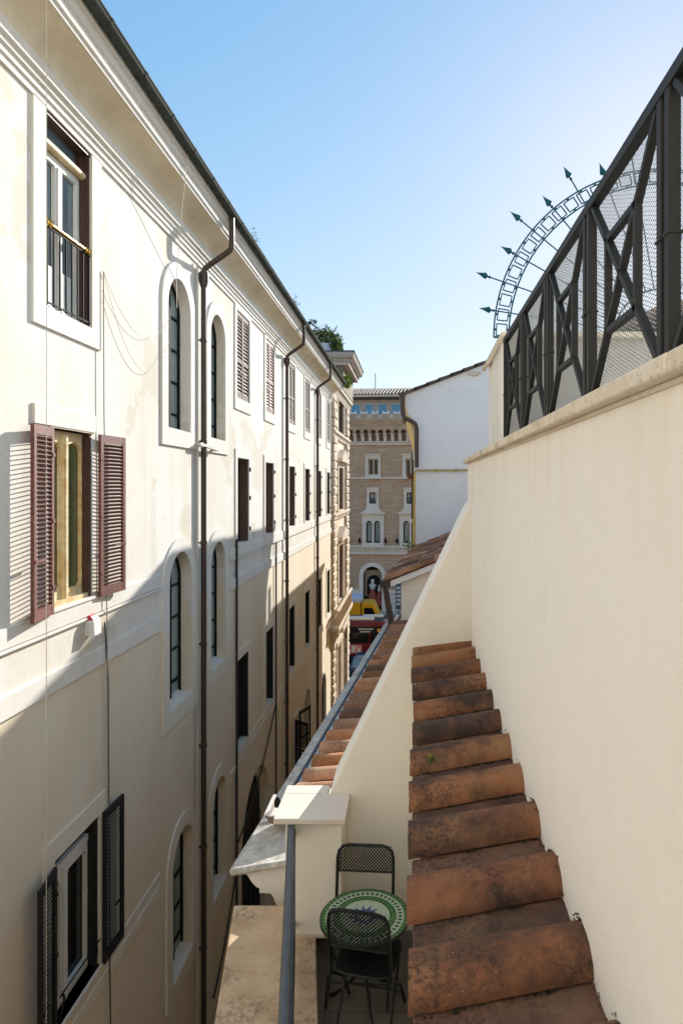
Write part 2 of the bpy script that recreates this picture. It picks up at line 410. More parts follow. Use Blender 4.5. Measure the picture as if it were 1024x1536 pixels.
# dark rooms behind every opening
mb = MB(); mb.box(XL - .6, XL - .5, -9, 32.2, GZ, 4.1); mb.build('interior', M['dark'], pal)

# cornice profile swept along the eave
prof = [(0, 4.12), (.03, 4.12), (.03, 4.19), (.055, 4.2), (.055, 4.26), (.085, 4.275), (.085, 4.325), (.125, 4.34), (.125, 4.47)]
for k in range(9):
    a = math.pi / 2 * k / 8
    prof.append((.13 + .33 * (1 - math.cos(a)), 4.49 + .24 * math.sin(a)))
prof2 = [(.47, 4.735), (.47, 4.775), (.50, 4.79), (.50, 4.88), (.53, 4.9), (.53, 5.0), (.57, 5.02), (.57, 5.07), (0, 5.07)]
def sweep(name, pr, mat, y0, y1, parent, close=True, x0=XL):
    mb = MB(); n = len(pr)
    vs = [(x0 + o, y0, z) for o, z in pr] + [(x0 + o, y1, z) for o, z in pr]
    fs = [(i, i + 1, n + i + 1, n + i) for i in range(n - 1)]
    if close: fs += [tuple(range(n)), tuple(range(2 * n - 1, n - 1, -1))]
    mb.add(vs, fs); return mb.build(name, mat, parent)
sweep('cornice_moulding', prof[:9] + [(0, 4.47)], M['palazzo_trim'], -9, 32.35, pal)
sweep('cornice_cove', prof[8:] + [(0, 4.735)], M['cornice'], -9, 32.35, pal)
sweep('cornice_crown', [(0, 4.736)] + prof2, M['palazzo_trim'], -9, 32.36, pal)
# roof slope behind the gutter
mb = MB(); mb.ct = .5
yy = -9
while yy < 32.3:
    mb.ct = random.random(); mb.box(XL + .3, XL + .55, yy, yy + .2, 5.07, 5.105)
    yy += .24
mb.ct = .3
mb.hexa([(XL + .5, -9, 5.06), (XL + .5, 32.3, 5.06), (XL - 6, 32.3, 7.0), (XL - 6, -9, 7.0), (XL + .5, -9, 5.1), (XL + .5, 32.3, 5.1), (XL - 6, 32.3, 7.03), (XL - 6, -9, 7.03)])
mb.build('roof', M['tile_grey'], pal)
# gutter: half round with sleeve joints
def half_gutter(mb, x, z, r, y0, y1, n=8, th=.012):
    for rr, sgn in ((r, 1), (r - th, -1)):
        vs = []; fs = []
        for y in (y0, y1):
            for k in range(n + 1):
                a = math.pi + math.pi * k / n; vs.append((x + rr * math.cos(a), y, z + rr * math.sin(a)))
        for k in range(n): fs.append((k, k + 1, n + 2 + k, n + 1 + k))
        mb.add(vs, fs)
    mb.box(x - r - .006, x - r + th, y0, y1, z - .004, z + .012); mb.box(x + r - th, x + r + .008, y0, y1, z - .004, z + .014)
mb = MB(); half_gutter(mb, XL + .64, 5.105, .078, -9, 32.4)
y = -8.5
while y < 32:
    half_gutter(mb, XL + .64, 5.105, .083, y, y + .06); y += .92
mb.build('gutter', M['gutter_green'], pal, smooth=True)

# downpipes
def downpipe(y, zb, mat='pipe', r=.052):
    mb = MB(); xo, xi = XL + .62, XL + .095
    pts = [(xo, y, 5.03), (xo, y, 4.52), (xo - .015, y, 4.44), (xo - .07, y, 4.385), (xi + .09, y, 4.13), (xi + .02, y, 4.07), (xi, y, 3.98)]
    mb.tube(pts, r, 10); mb.tube([(xi, y, 3.98), (xi, y, zb)], r, 10)
    mb.lathe((xi, y, 3.72), (0, 0, 1), [(.055, 0), (.085, .1), (.095, .2), (.095, .27), (.06, .3)], 10)
    z = 2.7
    while z > zb:
        mb.lathe((xi, y, z), (0, 0, 1), [(.06, 0), (.063, .01), (.063, .06), (.06, .07)], 10)
        mb.box(XL, xi - .04, y - .012, y + .012, z + .02, z + .05); z -= 1.9
    return mb.build('downpipe', M[mat], pal, smooth=True)
downpipe(12.25, GZ + .2); downpipe(20.4, GZ + .2); downpipe(27.0, GZ + .2)
mb = MB(); mb.tube([(XL + .05, 12.02, 4.1), (XL + .05, 12.02, GZ)], .022, 6); mb.build('conduit', M['pipe_white'], pal)
mb = MB(); mb.tube([(XL + .05, 14.72, -1.2), (XL + .05, 14.72, GZ)], .03, 6); mb.build('conduit', M['cable_dark'], pal)
mb = MB(); mb.tube([(XL + .05, 18.98, -1.62), (XL + .05, 18.98, -11)], .025, 6); mb.build('conduit', M['cable_dark'], pal)
mb = MB(); mb.bar((XL + .13, 11.9, .77), (XL + .13, 13.05, .72), .05, .05); mb.box(XL, XL + .15, 11.98, 12.06, .72, .8); mb.box(XL, XL + .15, 12.95, 13.0, .69, .76)
mb.build('pipe_bracket', M['pipe_white'], pal)

# belt courses (two raised bands at each floor), broken by the tall arched windows
def belt(z0, z1, w=.035, spans=((-9, 10.35), (14.3, 32.28))):
    mb = MB()
    for a, b in spans: mb.box(XL - .01, XL + w, a, b, z0, z1)
    return mb.build('belt_course', M['palazzo_trim'], pal, bevel=.006)
belt(-1.60, -1.395, .03); belt(-1.64, -1.61, .045); belt(-2.29, -2.06)
belt(-6.46, -6.29); belt(-6.28, -6.12, .02, ((-9, 10.35), (14.9, 32.28)))

# windows -------------------------------------------------------
def frame_bars(mb, u0, u1, v0, v1, w, d, x, n_mid=1, mid=.09, arched_top=False):
    """casement: border bars of width w, thickness d, inner face at offset x"""
    B_ = lambda a, b, c, e: mb.box(XL + x, XL + x + d, a, b, c, e)
    B_(u0, u0 + w, v0, v1); B_(u1 - w, u1, v0, v1); B_(u0 + w, u1 - w, v0, v0 + w * 1.2); B_(u0 + w, u1 - w, v1 - w, v1)
    for k in range(n_mid):
        c = u0 + (u1 - u0) * (k + 1) / (n_mid + 1)
        B_(c - mid / 2, c + mid / 2, v0 + w * 1.2, v1 - w)
        mb.box(XL + x + d, XL + x + d + .02, c - mid / 4, c + mid / 4, v0 + w * 1.2, v1 - w)

def shutter(parent, mat, o, a, nrm, w, z0, z1, pitch=.048, th=.038, tilt=1, rails=(0.42,), notch=False, drop=.03):
    """louvred leaf: o hinge (x,y), a unit direction in plan along the leaf, nrm its street side"""
    mb = MB(); o3 = (o[0], o[1], 0); a3 = (a[0], a[1], 0); n3 = (nrm[0], nrm[1], 0); c3 = (0, 0, 1)
    ob = lambda a0, a1, b0, b1, c0, c1: mb.obox(o3, a3, n3, c3, a0, a1, b0, b1, c0, c1)
    st = .062
    ob(0, st, 0, th, z0, z1); ob(w - st, w, 0, th, z0, z1)
    ob(st, w - st, 0.002, th - .002, z1 - .10, z1); ob(st, w - st, 0.002, th - .002, z0, z0 + .12)
    ys = [z0 + .12]
    for r in rails:
        zc = z0 + (z1 - z0) * r
        ob(st, w - st, 0.002, th - .002, zc - .035, zc + .035)
    z = z0 + .125
    while z < z1 - .13:
        if not any(abs(z + .02 - (z0 + (z1 - z0) * r)) < .055 for r in rails):
            P = lambda i, b, c: tuple(o3[n] + a3[n] * i + n3[n] * b + c3[n] * c for n in range(3))
            lo, hi = (z, z + drop)
            b0, b1 = (.003, th - .003)
            if tilt < 0: b0, b1 = b1, b0
            t = .009
            mb.hexa([P(st, b0, hi), P(w - st, b0, hi), P(w - st, b1, lo), P(st, b1, lo), P(st, b0, hi + t), P(w - st, b0, hi + t), P(w - st, b1, lo + t), P(st, b1, lo + t)])
        z += pitch
    for zz in (z0 + .3, (z0 + z1) / 2, z1 - .3): ob(-.012, .05, th, th + .008, zz - .02, zz + .02)
    ob(w * .5, w - st * .2, th, th + .012, z0 + (z1 - z0) * .3, z0 + (z1 - z0) * .3 + .03)
    return mb.build('shutter', M[mat], parent)

def surround(u0, u1, v0, v1, b=.2, bb=.2, bt=.2, rim=.03):
    mb = MB(); mb.holes(rect(u0 - b, u1 + b, v0 - bb, v1 + bt), [rect(u0, u1, v0, v1)], fL, depth=rim, w=rim, rim=rim)
    return mb
def pane(parent, u0, u1, v0, v1, x, mat):
    mb = MB(); mb.box(XL + x - .02, XL + x, u0, u1, v0, v1); return mb.build('pane', M[mat], parent)
def leaf(parent, u, v0, v1, x0=-.23, x1=-.015, mat='leaf_brown', t=.035):
    mb = MB(); mb.box(XL + x0, XL + x1, u - t, u - .002, v0 + .01, v1 - .01)
    mb.box(XL + x0 + .03, XL + x1 - .03, u - t - .008, u - t, v0 + .1, (v0 + v1) / 2 - .05); mb.box(XL + x0 + .03, XL + x1 - .03, u - t - .008, u - t, (v0 + v1) / 2 + .05, v1 - .1)
    return mb.build('shutter_leaf', M[mat], parent)

# A1: french window with brass rail
u0, u1, v0, v1 = A[0]
mb = surround(u0, u1, v0, v1, .25, .23, .0); win = mb.build('window', M['palazzo_trim'], pal, recalc=False)
pane(win, u0, u1, v0, v1, -.17, 'glass_sky')
mb = MB(); frame_bars(mb, u0 + .02, u1 - .02, v0, v1 - .36, .075, .05, -.165, 1, .15); mb.box(XL - .165, XL - .12, u0, u1, v1 - .36, v1 - .28)
mb.box(XL - .165, XL - .13, u0 + .1, u1 - .1, v0 + .08, v0 + .55)
mb.build('casement', M['sash_white'], win, bevel=.004)
mb = MB(); mb.tube([(XL - .08, u0 + .01, v1 - .30), (XL - .08, u1 - .03, v1 - .30)], .05, 10); mb.build('blind_roller', M['sash_cream'], win, smooth=True)
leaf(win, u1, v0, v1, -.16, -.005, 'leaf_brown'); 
mb = MB(); mb.box(XL - .15, XL + .004, u0 + .002, u0 + .03, v0, v1); mb.box(XL - .12, XL + .006, u0, u1, v1 - .05, v1 - .005); mb.build('shutter_box', M['leaf_brown'], win)
rz = v0 + .93
mb = MB(); mb.tube([(XL + .0, u0 + .0, rz), (XL + .0, u1 - .03, rz)], .028, 10)
for yy in (u0 + .04, u0 + .1, u1 - .12, u1 - .06): mb.lathe((XL, yy - .02, rz), (0, 1, 0), [(.028, 0), (.045, .01), (.05, .02), (.045, .03), (.028, .04)], 10)
rl = mb.build('railing', M['brass'], win, smooth=True)
mb = MB()
for k in range(8):
    yy = u0 + .06 + k * (u1 - u0 - .1) / 7; mb.box(XL - .008, XL + .008, yy - .008, yy + .008, v0 + .03, rz - .02)
mb.bar((XL, u0, v0 + .06), (XL, u1, v0 + .06), .016, .02); mb.bar((XL, u0, rz - .04), (XL, u1, rz - .04), .02, .012)
mb.build('railing_bars', M['iron'], win)

# A: closed louvred shutters
for i, (u0, u1, v0, v1) in enumerate(A[1:]):
    win = surround(u0, u1, v0, v1, .17, .27, .10).build('window', M['palazzo_trim'], pal, recalc=False)
    c = (u0 + u1) / 2; mat = 'wood_brown' if i != 1 else 'wood_red'
    shutter(win, mat, (XL - .03, u0 + .01), (0, 1), (1, 0), c - u0 - .015, v0 + .01, v1 - .01, tilt=1, rails=(.43,), pitch=.085, drop=.05)
    shutter(win, mat, (XL - .03, u1 - .01), (0, -1), (1, 0), u1 - c - .015, v0 + .01, v1 - .01, tilt=1, rails=(.43,), pitch=.085, drop=.05)

# B1: open red-brown shutters, cream casement
u0, u1, v0, v1 = B[0]
mb = MB(); mb.box(XL - .01, XL + .03, 6.88, 8.22, .665, .88)
win = mb.build('window', M['palazzo_trim'], pal, bevel=.005)
mb = MB(); mb.box(XL - .2, XL + .05, u0 - .02, u1 + .03, v0 - .035, v0 - .001); mb.build('sill', M['palazzo_trim'], win, bevel=.005)
mb = MB(); mb.box(XL - .2, XL + .02, u0 - .02, u1 + .05, v1 + .0, v1 + .016); mb.build('lintel', M['stone_edge'], win)
pane(win, u0, u1, v0, v1, -.15, 'glass_green')
mb = MB(); c = u0 + .455
for a0, a1 in ((u0 + .0, c), (c, u1 - .0)):
    top = v1 - .14; h = .10
    outer = rect(a0 + .002, a1 - .002, v0 + .01, v1 - .01)
    inner = [(a0 + .045, v0 + .20), (a0 + .085, v0 + .15), (a1 - .085, v0 + .15), (a1 - .045, v0 + .20), (a1 - .045, top - .07), (a1 - .09, top - .02), ((a0 + a1) / 2, top + .015), (a0 + .09, top - .02), (a0 + .045, top - .07)]
    mb.holes(outer, [inner], fL, depth=.05, w=-.095, rim=.05)
mb.box(XL - .094, XL - .06, c - .04, c + .04, v0 + .03, v1 - .05); mb.box(XL - .06, XL - .045, c - .022, c + .022, v0 + .06, v1 - .08)
mb.box(XL - .1, XL - .02, u0, u1, v0, v0 + .05)
mb.build('casement', M['sash_cream'], win, recalc=False)
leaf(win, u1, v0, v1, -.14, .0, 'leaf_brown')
d = Vector((.085, -.525)).normalized(); n = Vector((d.y, -d.x)) * -1
if n.x < 0: n = -n
shutter(win, 'wood_red', (XL + .02, 7.2), (d.x, d.y), (n.x, n.y), .535, v0 - .04, v1 - .01, tilt=-1, rails=())
d = Vector((.05, .60)).normalized(); n = Vector((d.y, -d.x))
shutter(win, 'wood_red', (XL + .045, 8.24), (d.x, d.y), (n.x, n.y), .60, v0 - .03, v1 + .0, tilt=-1, rails=())

# B: dark openings with folded brown leaves
for (u0, u1, v0, v1) in B[1:]:
    win = surround(u0, u1, v0, v1, .17, .05, .2, .028).build('window', M['palazzo_trim'], pal, recalc=False)
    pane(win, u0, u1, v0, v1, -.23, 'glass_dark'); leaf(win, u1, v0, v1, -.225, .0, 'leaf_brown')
    mb = MB(); frame_bars(mb, u0, u1 - .04, v0, v1, .06, .03, -.228, 1, .07); mb.build('casement', M['wood_dark'] if u0 < 17 or u0 > 19 else M['sash_white'], win)
    for zz in (v0 + .25, v0 + 1.0, v1 - .3):
        mb = MB(); mb.box(XL + .028, XL + .06, u1 + .01, u1 + .05, zz, zz + .1); mb.build('hinge', M['iron'], win)

# C1: white casement, open dark shutters
u0, u1, v0, v1 = C[0]
win = surround(u0, u1, v0, v1, .2, .03, .24, .03).build('window', M['palazzo_trim'], pal, recalc=False)
pane(win, u0, u1, v0, v1, -.17, 'glass_dark')
mb = MB()
c = (u0 + u1) / 2 - .09
for a0, a1 in ((u0, c), (c, u1)):
    top = v1 - .40
    outer = rect(a0 + .002, a1 - .002, v0 + .01, v1 - .3)
    inner = [(a0 + .075, v0 + .14), (a1 - .075, v0 + .14), (a1 - .075, top - .06), (a1 - .12, top), (a0 + .12, top), (a0 + .075, top - .06)]
    mb.holes(outer, [inner], fL, depth=.05, w=-.11, rim=.05)
mb.box(XL - .16, XL - .10, u0, u1, v1 - .3, v1 - .22); mb.box(XL - .108, XL - .08, c - .04, c + .04, v0 + .03, v1 - .31)
mb.build('casement', M['sash_white'], win, recalc=False)
leaf(win, u1, v0, v1, -.15, .0, 'wood_dark')
mb = MB(); mb.box(XL - .16, XL + .06, u0 - .02, u1 + .02, v0 - .05, v0); mb.build('sill', M['palazzo_trim'], win, bevel=.005)
shutter(win, 'wood_dark', (XL + .07, u0 - .10), (.17, -.985), (.985, .17), .46, v0 - .03, v1, tilt=-1, rails=(), drop=.042)
shutter(win, 'wood_dark', (XL + .04, u1 + .04), (.03, .9995), (.9995, -.03), .52, v0 - .03, v1, tilt=-1, rails=(), drop=.042)
mb = MB(); mb.tube([(XL + .03, u0 + .1, v0 + .32), (XL + .03, u1, v0 + .32)], .009, 6)
for yy in (u0 + .15, u1 - .12):
    mb.tube([(XL + .03, yy + .05 * math.sin(t * .9), v0 + .32 - .05 * t + .0) for t in range(7)], .012, 5)
mb.build('flower_rail', M['iron'], win)

# C: dark windows further down the street
for i, (u0, u1, v0, v1) in enumerate(C[1:]):
    win = surround(u0, u1, v0, v1, .18, .12, .2, .028).build('window', M['palazzo_trim'], pal, recalc=False)
    pane(win, u0, u1, v0, v1, -.22, 'glass_dark')
    mb = MB(); frame_bars(mb, u0, u1 - .05, v0, v1, .07, .04, -.215, 1, .07)
    mb.build('casement', M['sash_white'] if i in (1,) else M['wood_dark'], win); leaf(win, u1, v0, v1, -.21, .0, 'wood_dark')

# tall arched stair windows
for i, (u0, u1, v0, v1) in enumerate(ARC):
    mb = MB(); mb.holes(arch(u0 - .26, u1 + .26, v0 - .28, v1 + .26), [arch(u0, u1, v0, v1)], fL, depth=.035, w=.035, rim=.035)
    win = mb.build('arched_window', M['palazzo_trim'], pal, recalc=False)
    mb = MB(); mb.prism(arch(u0, u1, v0, v1), fL, -.215, -.2); mb.build('pane', M['glass_arch'], win)
    mb = MB(); c = (u0 + u1) / 2 + .03
    mb.box(XL - .2, XL - .15, c - .028, c + .028, v0, v1 - .01)
    z = v0 + .3
    while z < v1 - .4: mb.box(XL - .2, XL - .165, u0, u1, z - .016, z + .016); z += .56
    n = 14; r = (u1 - u0) / 2
    pts = [(XL - .18, u0 + .02, v0)] + [(XL - .18, (u0 + u1) / 2 - (r - .02) * math.cos(math.pi * k / n), v1 - r + (r - .02) * math.sin(math.pi * k / n)) for k in range(n + 1)] + [(XL - .18, u1 - .02, v0)]
    mb.tube(pts, .028, 4); mb.build('glazing_bar', M['iron'], win)
    mb = MB(); mb.hexa([(XL - .2, u0, v0 + .0), (XL + .034, u0, v0 - .02), (XL + .034, u1, v0 - .02), (XL - .2, u1, v0), (XL - .2, u0, v0 + .07), (XL + .034, u0, v0 + .004), (XL + .034, u1, v0 + .004), (XL - .2, u1, v0 + .07)]); mb.build('sill', M['palazzo_trim'], win)

# street level: carriage gate, grille arch, small windows
mb = MB(); u0, u1, v0, v1 = PORT
mb.prism(arch(u0 + .25, u1 - .25, v0, v1 - .25), fL, -.24, -.22)
for k in range(6):
    mb.box(XL - .22, XL - .2, u0 + .3 + k * .42, u0 + .62 + k * .42, v0 + .2, v1 - 1.6)
mb.build('carriage_gate', M['wood_dark'], pal)
mb = MB(); mb.holes(arch(u0, u1, v0, v1), [arch(u0 + .25, u1 - .25, v0, v1 - .25)], fL, w=-.15, depth=.1); mb.build('gate_arch', M['palazzo_trim'], pal, recalc=False)
u0, u1, v0, v1 = GRILLE
mb = MB(); mb.holes(arch(u0 - .18, u1 + .18, v0, v1 + .18), [arch(u0, u1, v0, v1)], fL, depth=.03, w=.03, rim=.03); win = mb.build('arched_window', M['palazzo_trim'], pal, recalc=False)
mb = MB(); mb.prism(arch(u0, u1, v0, v1), fL, -.23, -.21); mb.build('pane', M['glass_dark'], win)
mb = MB()
for k in range(7): mb.box(XL - .1, XL - .08, u0 + .1 + k * .2, u0 + .125 + k * .2, v0, v1 - .15)
mb.build('grille', M['iron'], win)
u0, u1, v0, v1 = D[0]
mb = surround(u0, u1, v0, v1, .12, .1, .12, .02); win = mb.build('window', M['palazzo_trim'], pal, recalc=False)
pane(win, u0, u1, v0, v1, -.22, 'glass_dark')
shutter(win, 'wood_dark', (XL + .03, u1 + .02), (.35, .937), (.937, -.35), .75, v0 - .02, v1 + .02, pitch=.075, tilt=-1)
shutter(win, 'wood_dark', (XL + .03, u0 - .02), (.8, -.6), (.6, .8), .6, v0 - .02, v1 + .02, pitch=.075, tilt=-1)
u0, u1, v0, v1 = D[1]
mb = MB(); mb.box(XL + .0, XL + .04, u0 - .1, u1 + .1, v0 - .12, v0); win = mb.build('window', M['palazzo_trim'], pal)
mb = MB(); mb.prism([(u0, v0), (u1, v0), (u1, v1 - .3), ((u0 + u1) / 2, v1), (u0, v1 - .3)], fL, -.23, -.21); mb.build('pane', M['wood_dark'], win)

# ------------------------------------------------------------------ small things on the palazzo
r_ = root('alarm_siren', 'small white box with a red top fixed to the palazzo wall under the red-brown shutters', 'alarm box', (XL + .06, 8.07, -1.84))
mb = MB(); mb.hexa([(XL + .002, 7.97, -1.84), (XL + .13, 7.97, -1.84), (XL + .13, 8.17, -1.84), (XL + .002, 8.17, -1.84), (XL + .002, 7.97, -1.645), (XL + .11, 7.98, -1.645), (XL + .11, 8.16, -1.645), (XL + .002, 8.17, -1.645)])
mb.build('casing', M['white_plastic'], r_, bevel=.012)
mb = MB(); mb.hexa([(XL + .002, 7.97, -1.643), (XL + .11, 7.98, -1.643), (XL + .11, 8.16, -1.643), (XL + .002, 8.17, -1.643), (XL + .002, 7.99, -1.59), (XL + .06, 8.0, -1.59), (XL + .06, 8.14, -1.59), (XL + .002, 8.15, -1.59)])
mb.build('beacon', M['red'], r_, bevel=.01)

def cable(pts, label, r=.007, mat='cable', sag=None):
    mb = MB(); mb.tube(pts, r, 5); o = mb.build('cable', M[mat]); return tag(o, label, 'cable', 'cables strung on the palazzo front')
def drape(p, q, sag, n=14):
    p, q = Vector(p), Vector(q)
    return [tuple(p.lerp(q, k / n) + Vector((0, 0, -4 * sag * (k / n) * (1 - k / n)))) for k in range(n + 1)]
cable([(XL + .585, 6.11, 5.03), (XL + .583, 6.11, 0), (XL + .58, 6.115, -6.4)], 'thin pale wire hanging straight down across the left edges of the windows', .0035, 'pipe_white')
cable([(XL + .05, 8.37, 2.75), (XL + .05, 8.385, .9), (XL + .05, 8.42, .0), (XL + .06, 8.44, -1.6), (XL + .05, 8.5, -4.0), (XL + .05, 8.52, -4.4)], 'grey cable running down beside the right shutter of the red-brown pair', .007)
cable([(XL + .05, 8.40, -1.75), (XL + .05, 8.5, -2.5), (XL + .05, 8.55, -6.4), (XL + .05, 8.62, -9)], 'dark cable dropping from below the white alarm box', .009, 'cable_dark')
cable(drape((XL + .05, 8.37, 2.75), (XL + .06, 10.6, 2.71), .55), 'upper of two thin wires drooping from the brass-railed window towards the arched window', .0035, 'pipe_white')
cable(drape((XL + .05, 8.37, 2.74), (XL + .06, 10.62, 2.35), .85), 'lower of two thin wires drooping from the brass-railed window towards the arched window', .0035, 'pipe_white')
cable([(XL + .6, 9.9, 5.03), (XL + .33, 10.4, 4.3), (XL + .06, 10.93, 3.5), (XL + .045, 11.0, 3.0)], 'pale wire hanging from the cornice over the topmost arched window', .006, 'pipe_white')
cable(drape((XL + .05, 14.75, -8.1), (XL + .05, 18.95, -6.3), .35), 'dark cable swagged above the carriage gate', .02, 'cable_dark')
cable(drape((XL + .05, 13.0, -10.2), (XL + .05, 14.8, -8.5), .2), 'dark cable climbing towards the carriage gate', .02, 'cable_dark')

# ------------------------------------------------------------------ rusticated house at the end of the palazzo
RX = XL
rh = root('corner_palazzo', 'rusticated stone corner house with carved windows and balcony beyond the white palazzo', 'building', (RX, 36, GZ))
fR = lambda u, v, w: (RX + w, u, v)
RW = [(34.5, 37.3, 2.9, 4.55), (34.8, 37.0, -1.3, 1.0), (34.8, 37.0, -6.3, -3.2)]
RD = [(33.6, 35.2, GZ, -8.6), (36.4, 38.6, GZ, -8.4)]
mb = MB(); mb.holes(rect(32.3, 40, GZ, 5.2), [rect(*w) for w in RW + RD], fR, depth=.3)
mb.add([(RX, 40, GZ), (RX, 40, 5.2), (-16, 40, 5.2), (-16, 40, GZ), (RX, 32.3, 5.2), (-16, 32.3, 5.2)], [(0, 1, 2, 3), (1, 4, 5, 2)])
mb.build('wall', M['rustic_wall'], rh, recalc=False)
mb = MB(); mb.box(RX - .6, RX - .5, 32.4, 39.9, GZ, 5); mb.build('interior', M['dark'], rh)
for y0, y1 in ((32.32, 33.7), (38.6, 40.06)):
    mb = MB(); z = GZ; k = 0
    while z < 4.6:
        e = .12 if k % 2 else 0; j = random.uniform(0, .05)
        if y0 < 35: mb.box(RX - .02, RX + .13 + j, y0, y1 - e, z + .02, z + .40)
        else: mb.box(RX - .02, RX + .13 + j, y0 + e, y1, z + .02, z + .40)
        z += .43; k += 1
    mb.build('quoin', M['rustic'], rh, bevel=.06)
for (z0, z1, w) in ((4.55, 5.1, .34), (2.45, 2.8, .22), (-1.75, -1.4, .2)):
    sweep('cornice', [(0, z0), (w * .4, z0), (w * .5, z0 + .08), (w * .8, z0 + (z1 - z0) * .6), (w, z0 + (z1 - z0) * .65), (w, z1), (0, z1)], M['rustic'], 32.31, 40.2, rh, x0=RX)
for (u0, u1, v0, v1) in RW:
    mb = MB(); mb.holes(rect(u0 - .35, u1 + .35, v0 - .1, v1 + .3), [rect(u0, u1, v0, v1)], fR, depth=.12, w=.12, rim=.12)
    if v1 < 4: mb.prism([(u0 - .5, v1 + .3), (u1 + .5, v1 + .3), (u1 + .4, v1 + .5), ((u0 + u1) / 2, v1 + 1.0), (u0 - .4, v1 + .5)], fR, 0, .35)
    win = mb.build('window', M['rustic'], rh, recalc=False)
    mb = MB(); mb.box(RX - .3, RX - .28, u0, u1, v0, v1); mb.build('pane', M['glass_dark'], win)
    mb = MB(); c = (u0 + u1) / 2; mb.box(RX - .28, RX - .22, c - .06, c + .06, v0, v1); mb.box(RX - .26, RX + .02, u1 - .06, u1 - .01, v0, v1); mb.build('shutter_leaf', M['wood_brown'], win)
mb = MB(); mb.box(RX, RX + .5, 31.4, 38.6, -7.05, -6.85); mb.box(RX, RX + .42, 31.6, 38.4, -7.2, -7.05)
for y in (32.2, 34.4, 36.6, 38): mb.prism([(0, -8.0), (.1, -8.0), (.38, -7.3), (.4, -7.2), (0, -7.2)], lambda u, v, w, y=y: (RX + u, y + w, v), -.15, .15)
bal = mb.build('balcony', M['rustic'], rh, bevel=.02)
mb = MB()
for y in [31.5 + .22 * k for k in range(32)]: mb.lathe((RX + .42, y, -6.85), (0, 0, 1), [(.04, 0), (.03, .1), (.06, .3), (.03, .6), (.05, .75)], 6)
mb.box(RX + .36, RX + .48, 31.4, 38.6, -6.1, -6.0); mb.build('balustrade', M['rustic'], bal)
for u0, u1, v0, v1 in RD:
    mb = MB(); mb.box(RX - .3, RX - .25, u0, u1, v0, v1); mb.build('door', M['wood_dark'], rh)
    mb = MB(); mb.box(RX, RX + .18, u0 - .4, u0, v0, v1 + .3); mb.box(RX, RX + .18, u1, u1 + .4, v0, v1 + .3); mb.box(RX, RX + .22, u0 - .45, u1 + .45, v1 + .31, v1 + .6); mb.build('door_surround', M['rustic'], rh, bevel=.03)

# brick attic storey on its roof
at = root('roof_attic', 'brick penthouse with a broad grey cornice on the roof past the palazzo gutter', 'penthouse', (-6.5, 38, 5.2))
mb = MB(); mb.box(-10, -3.63, 34.4, 40.0, 5.105, 6.35); mb.build('wall', M['brick_roof'], at)
mb = MB()
for k, (o, z0, z1) in enumerate(((.10, 6.35, 6.55), (.16, 6.55, 6.72), (.34, 6.72, 6.82), (.38, 6.82, 7.0))): mb.box(-10.3, -3.42 + o, 34.4 - o, 40.1 + o, z0, z1)
for k in range(26): mb.box(-9.9 + k * .25, -9.9 + k * .25 + .13, 34.4 - .25, 34.5, 6.60, 6.715); 
for k in range(21): mb.box(-3.5, -3.42 + .25, 34.5 + k * .26, 34.63 + k * .26, 6.6, 6.715)
mb.build('cornice', M['grey_stone'], at, bevel=.012)
mb = MB(); mb.box(-10.3, -2.98, 33.96, 40.54, 7.0, 7.06); mb.build('roof', M['gutter_dark'], at)
mb = MB(); mb.box(-5.2, -4.33, 34.8, 36, 7.06, 7.62); tag(mb.build('roof_block', M['white']), 'small white rendered block on the flat roof of the brick penthouse, below the bush', 'planter')

def foliage(name, label, cat, blobs, n, size, mats, stems=(), group=None, seed=1):
    rnd = random.Random(seed)
    xs = [b[0] for b in blobs]; zs = [b[2] - b[3] for b in blobs]
    rt = root(name, label, cat, (sum(b[0] for b in blobs) / len(blobs), sum(b[1] for b in blobs) / len(blobs), min(zs)), group=group)
    mb = MB()
    for _ in range(n):
        b = rnd.choice(blobs)
        while True:
            p = Vector((rnd.uniform(-1, 1), rnd.uniform(-1, 1), rnd.uniform(-1, 1)))
            if .1 < p.length < 1: break
        p *= rnd.uniform(.75, 1.1)
        c = Vector(b[:3]) + Vector((p.x * b[3], p.y * b[3], p.z * b[3] * b[4]))
        d = Vector((rnd.gauss(0, 1), rnd.gauss(0, 1), rnd.gauss(0, .8))).normalized(); e = d.orthogonal().normalized()
        s = size * rnd.uniform(.5, 1.2)
        mb.cm = 1 if (len(mats) > 1 and rnd.random() < .3 + .5 * (p.x > .1)) else 0
        mb.add([c - d * s, c + e * s * .4, c + d * s, c - e * s * .4], [(0, 1, 2, 3)])
    mb.build('foliage', [M[m] for m in mats], rt, recalc=False)
    mb = MB()
    for st in stems: mb.tube(st[:-1], st[-1], 5)
    if stems: mb.build('stem', M['twig'], rt)
    return rt
foliage('roof_bush', 'dark green bush spilling over the edge of the penthouse roof', 'bush', [(-4.6, 35.2, 8.1, .62, .9), (-4.15, 35.0, 7.7, .5, 1.1), (-4.0, 34.6, 7.35, .36, 1.2), (-5.2, 35.4, 8.1, .55, .8)], 1500, .11, ['leaf', 'leaf_y'], [((-4.6, 35.2, 7.1), (-4.6, 35.2, 8.2), .05), ((-4.6, 35.2, 7.6), (-5.0, 35.2, 8.4), (-5.4, 35.0, 8.7), (-5.9, 35, 8.75), .03), ((-4.6, 35.2, 7.8), (-4.0, 35, 8.6), .02)], seed=3)
foliage('roof_creeper', 'sparse creeper arching over the gutter left of the roof bush', 'creeper', [(-5.3, 35.0, 8.75, .3, .6), (-5.7, 35.0, 8.7, .3, .5), (-6.1, 35.0, 8.5, .3, .6)], 130, .10, ['leaf'], [((-5.0, 35.2, 8.5), (-5.6, 35, 8.8), (-6.2, 35, 8.5), .02)], seed=5)
